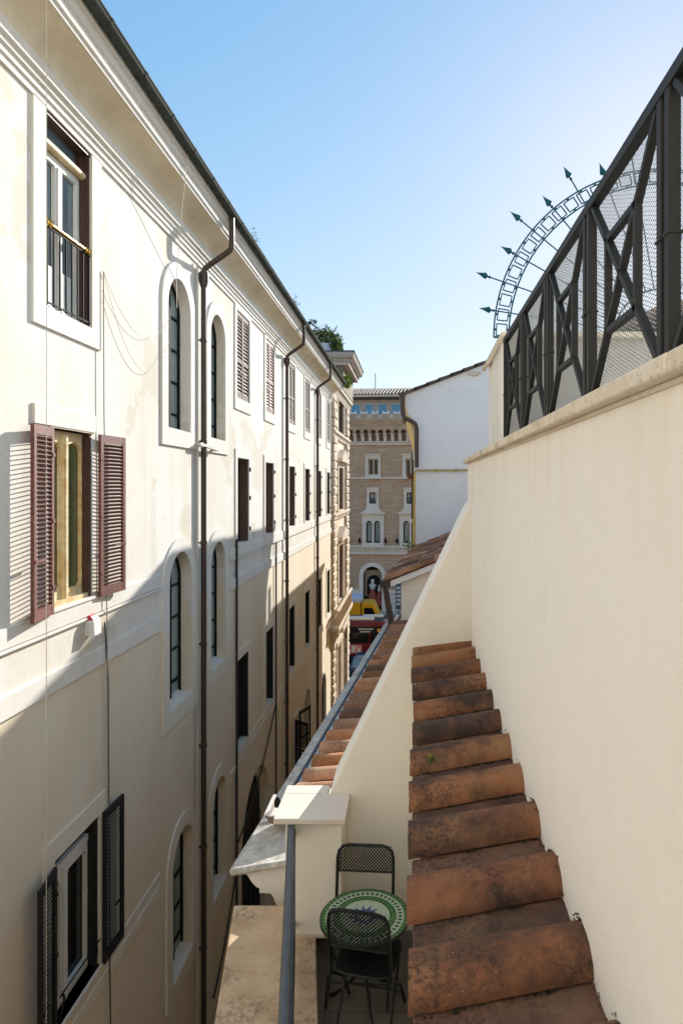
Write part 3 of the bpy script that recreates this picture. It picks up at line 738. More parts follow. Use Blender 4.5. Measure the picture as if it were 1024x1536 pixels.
foliage('gutter_plant', 'yellow-green plant growing at the far end of the palazzo gutter', 'plant', [(-3.33, 33.0, 5.36, .30, 1.1), (-3.3, 33.0, 5.12, .22, 1.0)], 260, .11, ['leaf_y'], [((-3.36, 33.0, 5.0), (-3.34, 33.0, 5.5), .02)], seed=6)
foliage('gutter_weed', 'wispy weeds sprouting from the gutter past the first downpipe', 'weed', [(-3.33, 13.55, 5.28, .14, .8), (-3.33, 13.9, 5.25, .12, .8)], 30, .025, ['leaf'], [((-3.34, 13.4 + .09 * k, 5.1), (-3.30, 13.45 + .1 * k, 5.1 + .12 + .04 * (k % 3)), .004) for k in range(6)], group='weeds in the palazzo gutter', seed=8)
foliage('gutter_weed', 'tiny weeds in the palazzo gutter just before the second downpipe', 'weed', [(-3.33, 18.3, 5.26, .16, .8), (-3.33, 18.8, 5.25, .14, .8)], 36, .035, ['leaf'], [((-3.34, 18.2 + .12 * k, 5.1), (-3.30, 18.25 + .12 * k, 5.25 + .03 * (k % 2)), .005) for k in range(6)], group='weeds in the palazzo gutter', seed=9)
# ------------------------------------------------------------------ ground
mb = MB(); mb.add([(-400, -200, GZ - .03), (400, -200, GZ - .03), (400, 600, GZ - .03), (-400, 600, GZ - .03)], [(0, 1, 2, 3)]); structure(mb.build('ground', M['asphalt']))
mb = MB(); mb.box(-4.0, 3, -9, 41, GZ - .02, GZ); structure(mb.build('alley_paving', M['cobble']))
mb = MB(); mb.box(-30, 30, 57.5, 64.8, GZ - .02, GZ + .12); structure(mb.build('pavement', M['grey_stone']))

# ------------------------------------------------------------------ terrace: floor, parapet, rail, pillar
FZ = -3.66
mb = MB(); mb.add([(-.45, .5, FZ), (.6, .5, FZ), (.6, 5.6, FZ), (-.9, 5.6, FZ), (-.45, .5, FZ - .2), (.6, .5, FZ - .2), (.6, 5.6, FZ - .2), (-.9, 5.6, FZ - .2)], [(0, 1, 2, 3), (4, 5, 6, 7), (0, 1, 5, 4), (1, 2, 6, 5), (2, 3, 7, 6), (3, 0, 4, 7)])
structure(mb.build('terrace_floor', M['floor']))
SL = -.165      # the parapet runs askew to the street
par = root('parapet', 'low terrace parapet topped with worn tan travertine under the metal handrail', 'parapet', (-1.1, 4, -3.6))
def slab(mb, xa, xb, y0, y1, z0, z1, y_ref=5.0, sl=SL):
    X = lambda x, y: x + sl * (y - y_ref)
    mb.hexa([(X(xa, y0), y0, z0), (X(xb, y0), y0, z0), (X(xb, y1), y1, z0), (X(xa, y1), y1, z0), (X(xa, y0), y0, z1), (X(xb, y0), y0, z1), (X(xb, y1), y1, z1), (X(xa, y1), y1, z1)])
mb = MB(); slab(mb, -1.41, -.955, -1, 2.2, -3.53, -3.46); slab(mb, -1.405, -.96, 2.206, 5.4, -3.53, -3.462)
slab(mb, -.95, -.735, -1, 3.4, -3.53, -3.463); slab(mb, -.95, -.737, 3.405, 5.015, -3.53, -3.461)
mb.build('coping', M['travertine'], par, bevel=.012)
mb = MB(); slab(mb, -1.36, -.76, -1, 5.38, GZ, -3.535); mb.build('wall', M['ochre'], par)

hr = root('handrail', 'blue-grey metal handrail with thin bars running from the pillar towards the viewer', 'railing', (-.9, 3, -3.46))
RXX = lambda y: -.925 + SL * (y - 5.0)
mb = MB(); mb.tube([(RXX(-1), -1, -2.6), (RXX(5.03), 5.03, -2.6)], .027, 12); mb.build('rail', M['handrail'], hr, smooth=True)
mb = MB(); mb.bar((RXX(-1) + .028, -1, -2.66), (RXX(5.03) + .028, 5.03, -2.66), .014, .05); mb.bar((RXX(-1) + .028, -1, -3.36), (RXX(5.03) + .028, 5.03, -3.36), .012, .04); mb.build('stringer', M['handrail'], hr)
for k in range(26):
    y = 4.85 - k * .16
    mb = MB(); mb.box(RXX(y) + .022, RXX(y) + .034, y - .007, y + .007, -3.461, -2.68) ; mb.build('baluster', M['handrail'], hr)

pl = root('pillar', 'square cream pillar with a flat pale stone cap at the end of the handrail', 'pillar', (-.76, 5.2, -3.46))
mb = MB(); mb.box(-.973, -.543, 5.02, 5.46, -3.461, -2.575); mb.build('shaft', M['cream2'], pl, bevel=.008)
mb = MB(); mb.box(-1.055, -.51, 4.965, 5.379, -2.574, -2.53); mb.box(-1.055, -.695, 5.379, 5.53, -2.574, -2.531); mb.build('cap', M['cap'], pl, bevel=.006)
mb = MB(); mb.box(-.99, -.53, 5.0, 5.019, -3.46, -3.44); mb.build('base', M['stone_edge'], pl)

# raking wall: its top slopes from the pillar up to the tall terrace wall
rw = root('raking_wall', 'cream wall with a steeply sloping top rising from the pillar to the tall wall on the right', 'wall', (-.1, 5.6, FZ))
Y0, Y1 = 5.38, 5.9
mb = MB(); mb.prism([(-.545, FZ - 3), (.52, FZ - 3), (.52, -.087), (-.665, -2.535), (-.665, -2.575), (-.545, -2.575)], lambda u, v, w: (u, w, v), Y0, Y1)
mb.box(-.96, -.546, 5.47, Y1 - .003, -6, -2.73)  # unseen block behind the pillar, added to keep sun off the parapet top
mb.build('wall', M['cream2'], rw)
mb = MB(); d = Vector((1.148, 0, 2.37)).normalized(); n = Vector((-d.z, 0, d.x))
a, b = Vector((-.664, 0, -2.534)), Vector((.486, 0, -.158))
t = .012
mb.hexa([tuple(a + Vector((0, Y0 + .003, 0))), tuple(a + n * t + Vector((-.004, Y0 + .003, -.008))), tuple(a + n * t + Vector((-.004, Y1 + .002, -.008))), tuple(a + Vector((0, Y1 + .002, 0))),
         tuple(b + Vector((0, Y0 + .003, 0))), tuple(b + n * t + Vector((0, Y0 + .003, 0))), tuple(b + n * t + Vector((0, Y1 + .002, 0))), tuple(b + Vector((0, Y1 + .002, 0)))])
mb.build('coping', M['cream_lit'], rw)  # thin lighter sheet standing for light falling on the wall's top

# ------------------------------------------------------------------ tall terrace wall on the right with stone coping
WX = .487
tw = root('terrace_wall', 'tall smooth cream wall filling the right side, capped with a weathered stone coping', 'wall', (.8, 2.5, FZ))
mb = MB(); mb.box(WX, 1.25, -1.69, 5.74, FZ, .1945); mb.build('wall', M['cream_wall'], tw)
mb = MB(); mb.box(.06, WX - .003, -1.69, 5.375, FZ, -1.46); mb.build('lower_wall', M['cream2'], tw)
for (a, b) in ((-1.69, -.9), (-.895, 1.15), (1.155, 2.9), (2.905, 4.6), (4.605, 5.78)):
    mb = MB(); mb.box(.447 + random.uniform(-.003, .003), 1.24, a, b, .198, .238); mb.build('coping', M['coping'], tw, bevel=.007)
mb = MB(); mb.box(WX - .008, WX - .0005, -1.69, 5.745, .186, .1965); mb.build('coping_mortar', M['stone_edge'], tw)

# ------------------------------------------------------------------ tiled strip on the right: big barrel tiles over flat channels
ts = root('tiled_canopy', 'strip of big weathered barrel roof tiles along the foot of the right wall', 'tile roof', (.25, 3.5, -1.46))
def cover(mb, x0, x1, y, z0, z1, rw0, rw1, h, n=14, th=.014, skew=.03, jit=0):
    """half barrel from x0 to x1; crest heights z0,z1"""
    vs = []; fs = []
    S = 10
    for i in range(S + 1):
        t = i / S; x = x0 + (x1 - x0) * t; zc = z0 + (z1 - z0) * t; r = rw0 + (rw1 - rw0) * t; yy = y + skew * t
        for k in range(n + 1):
            a = math.pi * k / n
            wob = 1 + random.uniform(-.008, .008)
            xx = x + (random.uniform(-.0015, .0015) if i in (0, S) else 0)
            vs.append((xx, yy - r * math.cos(a) * wob, zc - h + h * (math.sin(a) ** .92) * wob))
    m = n + 1
    for i in range(S):
        for k in range(n): fs.append((i * m + k, i * m + k + 1, (i + 1) * m + k + 1, (i + 1) * m + k))
    mb.add(vs, fs)
    o = len(vs)
    # thickness: inner skin at the open left end
    vs2 = []
    for k in range(m):
        a = math.pi * k / n
        vs2.append((x0, y - rw0 * math.cos(a), z0 - h + h * math.sin(a) ** .92)); 
    for k in range(m):
        a = math.pi * k / n
        vs2.append((x0, y - (rw0 - th) * math.cos(a), z0 - h + (h - th) * math.sin(a) ** .92))
    mb.add(vs2, [(k, k + 1, m + k + 1, m + k) for k in range(n)])
tints = [.8, .55, .35, .2, .45, .6, .75, .1, .4, .65, .5, .55, .6]
for k in range(-2, 11):
    y = 1.82 + .36 * k
    mb = MB(); mb.ct = tints[(k + 2) % 13] * .8 + random.uniform(0, .2)
    ex = random.uniform(-.012, .008) if k > 3 else -.012 + random.uniform(-.006, .004)
    cover(mb, ex, WX + .004, y, -1.321 + random.uniform(-.006, .006), -1.251, .104, .097, .076)
    mb.build('cover_tile', M['cover'], ts, smooth=True, recalc=False)
    mb = MB(); mb.ct = random.random()
    ya, yb = y + .085, y + .275
    mb.hexa([(.004 + ex * .3, ya, -1.435), (WX + .002, ya + .03, -1.365), (WX + .002, yb + .03, -1.365), (.004 + ex * .3, yb, -1.435), (.004 + ex * .3, ya, -1.405), (WX + .002, ya + .03, -1.335), (WX + .002, yb + .03, -1.335), (.004 + ex * .3, yb, -1.405)])
    mb.build('channel_tile', M['channel'], ts, bevel=.006)
mb = MB(); mb.hexa([(.03, -3, -1.462), (WX, -3, -1.45), (WX, 5.38, -1.45), (.03, 5.38, -1.462), (.03, -3, -1.437), (WX, -3, -1.368), (WX, 5.38, -1.368), (.03, 5.38, -1.437)]); mb.build('mortar_bed', M['channel'], ts)
# crumbly mortar fillet where the tiles meet the wall
mb = MB(); rnd = random.Random(4)
for k in range(170):
    y = rnd.uniform(1.2, 3.6); s = rnd.uniform(.003, .007) * (1.2 if y < 2.6 else .7)
    ph = ((y - 1.82 + .18) % .36) - .18
    zc = (-1.335 if abs(ph) > .11 else -1.343 + .098 * math.sqrt(max(0, 1 - (ph / .11) ** 2)))
    c = Vector((WX - rnd.uniform(.0, .016), y + .03, zc + rnd.uniform(-.006, .012)))
    mb.ct = rnd.random(); vs = [c + Vector((rnd.gauss(0, 1), rnd.gauss(0, 1), rnd.gauss(0, 1))).normalized() * s for _ in range(6)]
    mb.add(vs, [(0, 1, 2), (0, 2, 3), (0, 3, 4), (1, 2, 5), (2, 3, 5), (3, 4, 5)])
mb.build('mortar_fillet', M['channel'], ts, recalc=False)['kind'] = 'stuff'
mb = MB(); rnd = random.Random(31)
for k in range(420):       # dark mossy grit, deepening the contact shade under each cover tile's lower edge
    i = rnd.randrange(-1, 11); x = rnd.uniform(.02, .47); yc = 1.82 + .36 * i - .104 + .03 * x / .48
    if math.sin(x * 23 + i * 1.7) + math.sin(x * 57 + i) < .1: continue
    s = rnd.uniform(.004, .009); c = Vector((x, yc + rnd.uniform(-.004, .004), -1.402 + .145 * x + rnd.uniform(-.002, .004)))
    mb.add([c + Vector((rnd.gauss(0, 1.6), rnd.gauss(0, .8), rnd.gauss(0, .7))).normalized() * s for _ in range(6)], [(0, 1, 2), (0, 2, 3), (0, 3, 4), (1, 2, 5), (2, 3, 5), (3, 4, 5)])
mb.build('shade_moss', M['shade_moss'], ts, recalc=False)['kind'] = 'stuff'
rnd = random.Random(11)
for (x, y, z, lab) in ((.09, 3.18, -1.36, 'small green weed rooted between the fifth and sixth barrel tiles from the top'),):
    foliage('tile_weed', lab, 'weed', [(x, y, z + .03, .022, 1.5)], 40, .011, ['leaf_y', 'leaf'], [((x, y, z - .03), (x, y, z + .05), .002)], seed=12)

# ------------------------------------------------------------------ metal fence on the terrace wall
FXX = .83
fn = root('metal_fence', 'dark grey metal lattice fence with wire mesh standing on the coping of the right wall', 'fence', (FXX, 3, .238))
ZB, ZT = .398, 1.305
posts = [5.80, 4.88, 3.98, 3.06, 2.12, 1.2, .28]
mb = MB(); mb.bar((FXX, -.6, ZT - .012), (FXX, 5.83, ZT - .012), .045, .045); mb.build('top_rail', M['fence'], fn, bevel=.003)
mb = MB(); mb.bar((FXX, -.6, ZB), (FXX, 5.83, ZB), .05, .04); mb.build('bottom_rail', M['fence'], fn, bevel=.003)
for i, y in enumerate(posts):
    offs = (-.034, .034) if i else (0,)
    for o in offs:
        mb = MB(); mb.box(FXX - .02, FXX + .02, y + o - .02, y + o + .02, .238, ZT - .035)
        mb.box(FXX - .025, FXX + .025, y + o - .023, y + o + .023, .80, .812)
        mb.build('post', M['fence'], fn, bevel=.003)
for i in range(len(posts) - 1):
    ya = posts[i] - (.06 if i else .03); yb = posts[i + 1] + .06     # ya far, yb near
    L = yb - ya; P = lambda u, z: (FXX, ya + L * u, z)
    lt = MB(); w, dd = .026, .03
    zb, zt = ZB + .03, ZT - .035
    q = lambda p, e, ww=w: lt.bar(p, e, ww, dd, up=(1, 0, 0)) if False else lt.bar(p, e, dd, ww)
    c = (.5, (zb + zt) / 2)
    q(P(.02, zt), P(.98, zb)); q(P(.98, zt), P(.02, zb))
    u1, u2, z1, z2 = .28, .72, zb + (zt - zb) * .27, zb + (zt - zb) * .73
    q(P(u1, z1 - .015), P(u1, z2 + .015)); q(P(u2, z1 - .015), P(u2, z2 + .015)); q(P(u1, z1), P(u2, z1)); q(P(u1, z2), P(u2, z2))
    lt.build('lattice', M['fence'], fn, bevel=.002)
# expanded metal sheet: two sets of crossing strands
mb = MB(); xm = FXX + .024; y0, y1 = .1, 5.8; z0, z1 = .26, ZT; slope = .42; step = .0165
hgt = z1 - z0; Lx = y1 - y0
for sgn in (1, -1):
    c = -slope * Lx if sgn > 0 else 0
    while c < hgt + (slope * Lx if sgn < 0 else 0):
        # line z = c + sgn*slope*s,  s in [0,Lx]
        s0, s1 = 0, Lx
        lo = (0 - c) / (sgn * slope); hi = (hgt - c) / (sgn * slope)
        s0 = max(s0, min(lo, hi)); s1 = min(s1, max(lo, hi))
        if s1 - s0 > .01:
            za, zb_ = z0 + c + sgn * slope * s0, z0 + c + sgn * slope * s1
            t = .0012; x = xm + (.0015 if sgn > 0 else 0)
            mb.add([(x, y0 + s0, za - t), (x, y0 + s1, zb_ - t), (x + .004, y0 + s1, zb_ + t), (x + .004, y0 + s0, za + t)], [(0, 1, 2, 3)])
        c += step
mb.build('wire_mesh', M['mesh_metal'], fn, recalc=False)

# end pier and cross wall carrying the anti-climb fan
pr = root('end_pier', 'narrow cream pier with sloping stone cap at the far end of the metal fence', 'pier', (1.5, 6.0, -3))
mb = MB(); mb.prism([(.72, -3), (1.0, -3), (1.0, 1.33), (.83, 1.33), (.72, 1.16)], lambda u, v, w: (u, w, v), 5.9, 6.15); mb.build('shaft', M['cream'], pr)
mb = MB(); mb.box(1.001, 4.2, 5.95, 6.1, -3, 1.33); mb.build('screen_wall', M['screen'], pr)
mb = MB(); mb.prism([(.655, 1.10), (.685, 1.08), (.83, 1.335), (4.25, 1.335), (4.25, 1.385), (.80, 1.385)], lambda u, v, w: (u, w, v), 5.85, 6.2); mb.build('cap', M['coping'], pr, bevel=.008)
fan = root('spiked_fan', 'teal wrought-iron half-ring of radiating arrow spikes standing behind the fence', 'spiked fan', (2.33, 6.2, 1.386))
CX, CZ, YF, RO, RI = 2.33, 1.39, 6.1, 1.57, 1.43
head = [(r * .66, h * .66) for r, h in [(.008, 0), (.018, .006), (.021, .018), (.018, .03), (.009, .037), (.012, .045), (.034, .058), (.047, .075), (.036, .105), (.022, .145), (.009, .19), (.001, .225)]]
mb = MB()
for R in (RO, RI): mb.tube([(CX - R * math.cos(math.pi * k / 60), YF, CZ + R * math.sin(math.pi * k / 60)) for k in range(61)], .0075, 6)
for s in (-1, 1): mb.bar((CX + s * RO, YF, CZ), (CX + s * RI, YF, CZ), .02, .016)
mb.tube([(CX - .45 * math.cos(math.pi * k / 24), YF, CZ + .45 * math.sin(math.pi * k / 24)) for k in range(25)], .009, 6)
mb.build('ring', M['teal_iron'], fan)
mb = MB()
NQ = 34
for k in range(NQ):
    a0, a1 = math.pi * (k + .12) / NQ, math.pi * (k + .88) / NQ
    ro, ri = RO - .022, RI + .022
    p = lambda r, a: (CX - r * math.cos(a), YF, CZ + r * math.sin(a))
    for (e, f) in ((p(ro, a0), p(ri, a0)), (p(ri, a0), p(ri, a1)), (p(ri, a1), p(ro, a1)), (p(ro, a1), p(ro, a0))): mb.bar(e, f, .008, .01)
    am = (a0 + a1) / 2
    for r1, r2 in ((RO, ro), (RI, ri)): mb.bar(p(r1, am), p(r2, am), .016, .02)
mb.build('ring_fillet', M['teal_iron'], fan)
for k in range(17):
    a = math.radians(9 + 10.2 * k); d = Vector((-math.cos(a), 0, math.sin(a))); o = Vector((CX, YF, CZ)); L = 1.84 if k % 2 else 1.73
    mb = MB(); mb.tube([o + d * .45, o + d * (L - .13)], .0062, 6)
    mb.lathe(o + d * (L - .148), d, head, 10)
    mb.build('spike', M['teal_iron'], fan, smooth=True)

# neighbour roof seen through the mesh
nb = root('neighbour_house', 'grey house with a dark tiled gable seen through the fence mesh', 'house', (4.5, 11, -3))
mb = MB(); mb.box(3.0, 7.5, 9.2, 13, -3, 2.15); mb.build('wall', M['grey_stone'], nb)
mb = MB(); mb.prism([(2.75, 2.1), (2.75, 2.2), (3.6, 2.58), (4.6, 2.42), (4.6, 2.32), (3.6, 2.48)], lambda u, v, w: (u, w, v), 9.0, 13.2); mb.build('roof', M['tile_grey'], nb)
mb = MB(); mb.box(3.2, 4.1, 9.14, 9.199, 1.45, 1.85); mb.build('window', M['grey_stone'], nb)

# ------------------------------------------------------------------ ochre house below the terrace: lead cornice, gutter, tile strip
oh = root('ochre_house', 'house below the terrace with a lead-covered cornice, gutter and orange tiles along the alley', 'house', (-.5, 11, GZ))
K = .0893
lip = lambda y: -2.05 + K * y
def off(mb, a, b, y0, y1, za0, zb0, za1, zb1):
    """prism running along the bent street line: bottom heights (za0 at a, zb0 at b), top heights (za1, zb1)"""
    mb.hexa([(lip(y0) + a, y0, za0), (lip(y0) + b, y0, zb0), (lip(y1) + b, y1, zb0), (lip(y1) + a, y1, za0), (lip(y0) + a, y0, za1), (lip(y0) + b, y0, zb1), (lip(y1) + b, y1, zb1), (lip(y1) + a, y1, za1)])
mb = MB(); off(mb, .45, 3.0, 5.92, 26, GZ, GZ, -3.3, -3.0); mb.build('wall', M['ochre'], oh)
# moulded cornice whose cut end shows beside the pillar
pf = [(.03, -3.325), (.13, -3.345), (.145, -3.37), (.17, -3.41), (.21, -3.45), (.235, -3.46), (.235, -3.50), (.33, -3.505), (.35, -3.53), (.38, -3.60), (.42, -3.63), (.43, -3.70), (.9, -3.70), (.9, -3.2), (.35, -3.27)]
mb = MB(); ya, yb = 5.62, 16.6
vs = [(lip(ya) + u, ya, v) for u, v in pf] + [(lip(yb) + u, yb, v) for u, v in pf]; n = len(pf)
tri = tessellate_polygon([[Vector((u, v, 0)) for u, v in pf]])
mb.add(vs, [(i, (i + 1) % n, n + (i + 1) % n, n + i) for i in range(n)] + [tuple(t) for t in tri] + [tuple(n + i for i in t) for t in tri])
mb.build('cornice', M['cream'], oh)
# lead dressing on top of it, in lapped sheets with a rolled front edge
mb = MB(); y = 5.60; k = 0
seg = [.75, .95, 1.0, 1.05, 1.0, 1.0, 1.0, 1.0, 1.1, 1.0, 1.0, 1.0]
while y < 16.5 and k < len(seg):
    ye = min(y + seg[k], 16.6); b = .62 if k == 0 else .11
    NB = 7
    for i in range(NB):       # slightly crumpled strips along the slope
        a0, a1 = b * i / NB, b * (i + 1) / NB
        w0, w1 = [.003 * math.sin(3 * i + k), .003 * math.sin(3 * (i + 1) + k)] if k == 0 else (0, 0)
        z0_, z1_ = -3.29 + .16 * a0, -3.29 + .16 * a1
        off(mb, a0, a1, y, ye + .03, z0_ - .03, z1_ - .03, z0_ + w0 + .004 * (k % 2), z1_ + w1 + .004 * (k % 2))
    pts = [(lip(yy) + .004, yy, -3.302) for yy in (y, ye + .03)]; mb.tube(pts, .02, 8)
    if k: pts = [(lip(y + .02) + a, y + .02, -3.283 + .16 * a) for a in (0, .04, .08, b)]; mb.tube(pts, .013, 6)
    y = ye; k += 1
pts = [(lip(5.6) + a, 5.6, -3.31 + .16 * a + .002 * math.sin(a * 31)) for a in [.62 * t / 12 for t in range(13)]]; mb.tube(pts, .032, 9)
mb.build('lead_capping', M['lead'], oh, smooth=True)
# gutter trough behind the capping, with its half-round end
mb = MB(); off(mb, .11, .125, 6.35, 16.6, -3.36, -3.36, -3.262, -3.262); off(mb, .125, .29, 6.35, 16.6, -3.38, -3.38, -3.355, -3.355); off(mb, .29, .30, 6.35, 16.6, -3.36, -3.36, -3.2, -3.2)
mb.build('gutter', M['gutter_dark'], oh)
mb = MB(); gx, gy, gz, gr = lip(6.1) + .337, 6.1, -3.075, .2
vs = []; 
for yy in (6.1, 6.5):
    for k in range(13):
        a = math.pi + math.pi * k / 12; vs.append((gx + gr * math.cos(a), yy, gz + .11 * math.sin(a)))
mb.add(vs, [(k, k + 1, 14 + k, 13 + k) for k in range(12)] + [tuple(range(13))])
ge = mb.build('gutter_end', M['gutter_brown'], oh)
mb = MB(); mb.box(gx - gr - .012, gx - gr + .02, 6.085, 6.5, gz - .006, gz + .008); mb.box(gx - gr, gx + gr, 6.085, 6.1, gz - .006, gz + .006); mb.build('rim', M['pale'], ge)
mb = MB(); mb.lathe((lip(6.3) + .20, 6.25, gz + .01), (0, 0, 1), [(.03, 0), (.032, .05), (.02, .08), (.004, .095)], 8); mb.build('gutter_bracket', M['iron'], oh)
# tile strip
st_ = .16; rnd = random.Random(21)
ux = Vector((.996, -K * .996, 0))
y = 6.76
tl = MB(); ch = MB()
while y < 15.25:
    base = Vector((lip(y) + .272 + rnd.uniform(-.012, .012), y, -3.20))
    for c in range(5):
        tl.ct = rnd.random()
        a = c * .42; vs = []; fs = []; n = 10
        for i, (aa, r) in enumerate(((a - .02, .112), (a + .44, .096))):
            p = base + ux * aa; zc = base.z + st_ * aa + (.022 if i == 0 else .0) + rnd.uniform(-.004, .004)
            for k in range(n + 1):
                t = math.pi * k / n; q = p + Vector((K, 1, 0)) * (-r * math.cos(t)); vs.append((q.x, q.y, zc + .092 * math.sin(t) ** .8))
        m = n + 1
        for k in range(n): fs.append((k, k + 1, m + k + 1, m + k))
        fs.append(tuple(range(m)))
        tl.add(vs, fs)
    ch.ct = rnd.random() * .6
    b2 = base + Vector((K, 1, 0)) * .18
    P = lambda a, b, dz: tuple(b2 + ux * a + Vector((K, 1, 0)) * b + Vector((0, 0, st_ * a + dz)))
    ch.hexa([P(.02, -.13, -.03), P(2.3, -.13, -.03), P(2.3, .13, -.03), P(.02, .13, -.03), P(.02, -.13, .0), P(2.3, -.13, .0), P(2.3, .13, .0), P(.02, .13, .0)])
    y += .37
tl.build('cover_tiles', M['tile_far'], oh, smooth=True, recalc=False); ch.build('channel_tiles', M['tile_far'], oh)

# ------------------------------------------------------------------ small cream house end with its own tiled roof
sh = root('small_house', 'small cream house end with a white verge board and old tiled roof', 'house', (.4, 17, -3.2))
mb = MB(); mb.prism([(-.26, -3.6), (2.4, -3.6), (2.4, -1.12), (-.26, -2.13)], lambda u, v, w: (u + .16 * (w - 15.3), w, v), 15.3, 19.49); mb.build('wall', M['cream_lit'], sh)
ST = .40
mb = MB(); mb.hexa([(-.50, 15.05, -2.32), (2.5, 15.05, -1.12), (2.5, 15.12, -1.12), (-.50, 15.12, -2.32), (-.50, 15.05, -2.19), (2.5, 15.05, -.99), (2.5, 15.12, -.99), (-.50, 15.12, -2.19)]); mb.build('verge_board', M['white'], sh)
mb = MB(); rnd = random.Random(5); y = 15.1; n = 8
while y < 19.5:
    xl = -.62 + .165 * (y - 15.1) + rnd.uniform(-.02, .02)
    for c in range(7):
        mb.ct = rnd.random(); a = c * .38; vs = []
        for i, (aa, r) in enumerate(((a - .02, .10), (a + .42, .085))):
            zc = -2.20 + ST * (xl + aa + .62) + (.03 if i == 0 else 0) + rnd.uniform(-.008, .008)
            for k in range(n + 1):
                t = math.pi * k / n; vs.append((xl + aa, y - r * 1.2 * math.cos(t), zc + .13 * math.sin(t)))
        m = n + 1; mb.add(vs, [(k, k + 1, m + k + 1, m + k) for k in range(n)] + [tuple(range(m))])
    y += .29
mb.ct = .15; mb.hexa([(-.6, 15.06, -2.23), (2.5, 15.06, -.99), (2.5, 19.5, -.99), (.1, 19.5, -1.94), (-.6, 15.06, -2.2), (2.5, 15.06, -.96), (2.5, 19.5, -.96), (.1, 19.5, -1.92)])
mb.build('roof', M['tile_old'], sh, recalc=False)
mb = MB(); mb.bar((-.68, 15.0, -2.24), (.02, 19.4, -2.0), .12, .10); mb.build('gutter', M['pipe'], sh)
mb = MB(); mb.bar((-.64, 15.15, -2.24), (-.56, 15.15, -2.75), .13, .13, up=(0, 1, 0)); mb.bar((-.56, 15.15, -2.73), (-.47, 15.15, -3.28), .135, .135, up=(0, 1, 0)); mb.box(-.74, -.5, 15.02, 15.28, -2.34, -2.18); mb.build('downpipe', M['pipe'], sh)
foliage('roof_weed', 'green weed growing at the top edge of the small house roof beside the yellow pipe', 'weed', [(-.12, 19.2, -1.75, .16, 1.0), (.05, 19.2, -1.78, .12, .8)], 90, .05, ['leaf', 'leaf_y'], [((-.12, 19.2, -1.95), (-.12, 19.2, -1.7), .01)], seed=14)

# ------------------------------------------------------------------ white house behind
wh = root('white_house', 'tall plain white gable wall with a tiled sloping roofline right of the brick palace', 'house', (2, 23, -3))
mb = MB()
g = [(.07, -3), (4.1, -3), (4.1, 3.25), (2.75, 3.86), (-.20, 2.72), (-.21, 2.5), (-.14, 2.15), (-.02, 1.75), (.05, 1.5), (.07, 1.3)]
mb.prism(g, lambda u, v, w: (u, w, v), 19.5, 27.6); mb.build('wall', M['white'], wh)
mb = MB(); mb.prism([(-.245, 2.62), (-.23, 2.5), (-.155, 2.14), (-.035, 1.74), (.035, 1.49), (.055, 1.2), (.068, 1.2), (.068, 1.3), (.048, 1.5), (-.022, 1.75), (-.142, 2.15), (-.212, 2.5), (-.203, 2.72)], lambda u, v, w: (u, w, v), 19.52, 27.6); mb.build('cove', M['ochre'], wh)
mb = MB(); mb.prism([(-.0, 1.86), (.13, 1.95), (.12, 1.6), (.06, 1.42)], lambda u, v, w: (u, w, v), 19.485, 19.5); mb.prism([(-.13, 2.14), (.02, 2.0), (.10, 1.9), (.08, 1.7), (.02, 1.65)], lambda u, v, w: (u, w, v), 19.48, 19.484); mb.build('cove_paint', M['ochre'], wh)
mb = MB(); x = -.32; k = 0
while x < 2.75:
    z = 2.72 + (x + .2) * .3865; mb.ct = rnd.random()
    mb.hexa([(x, 19.38, z - .0), (x + .42, 19.38, z + .165), (x + .42, 27.7, z + .165), (x, 27.7, z), (x, 19.38, z + .11), (x + .42, 19.38, z + .245), (x + .42, 27.7, z + .245), (x, 27.7, z + .11)])
    x += .36; k += 1
x = 2.75
while x < 4.2:
    z = 3.86 - (x - 2.75) * .45; mb.hexa([(x, 19.38, z), (x + .42, 19.38, z - .19), (x + .42, 27.7, z - .19), (x, 27.7, z), (x, 19.38, z + .05), (x + .42, 19.38, z - .13), (x + .42, 27.7, z - .13), (x, 27.7, z + .05)]); x += .38
mb.build('roof', M['slate'], wh)
mb = MB(); mb.tube([(-.29, 19.36, 2.72), (-.29, 19.36, 2.2), (-.26, 19.36, 2.08), (-.2, 19.36, 2.0), (.02, 19.36, 1.89), (.1, 19.36, 1.82), (.13, 19.36, 1.7), (.13, 19.36, .55)], .065, 10); mb.build('downpipe', M['pipe'], wh, smooth=True)
mb = MB(); mb.tube([(-.33, 19.3, 2.7), (-.33, 27.7, 2.7)], .07, 8); mb.build('gutter', M['pipe'], wh)
mb = MB(); mb.tube([(1.85, 19.36, .47), (.16, 19.36, .46), (.09, 19.36, .44), (.07, 19.36, .35), (.06, 19.36, -2.1)], .026, 8)
for x, z in ((1.3, .468), (.7, .464)): mb.box(x - .02, x + .02, 19.36, 19.5, z - .05, z + .05)
mb.build('gas_pipe', M['yellow_pipe'], wh, smooth=True)
mb = MB(); rnd = random.Random(2)
for k in range(9):
    c = Vector((1.85 + rnd.uniform(-.14, .14), 19.47, 3.33 + rnd.uniform(-.04, .04))); s = rnd.uniform(.03, .07)
    mb.obox(c, Vector((1, .2, .3)), Vector((0, 1, 0)), Vector((-.3, 0, 1)), -s, s, -.06, .04, -s * .6, s * .6)
mb.build('broken_masonry', M['stone_edge'], wh, bevel=.01)

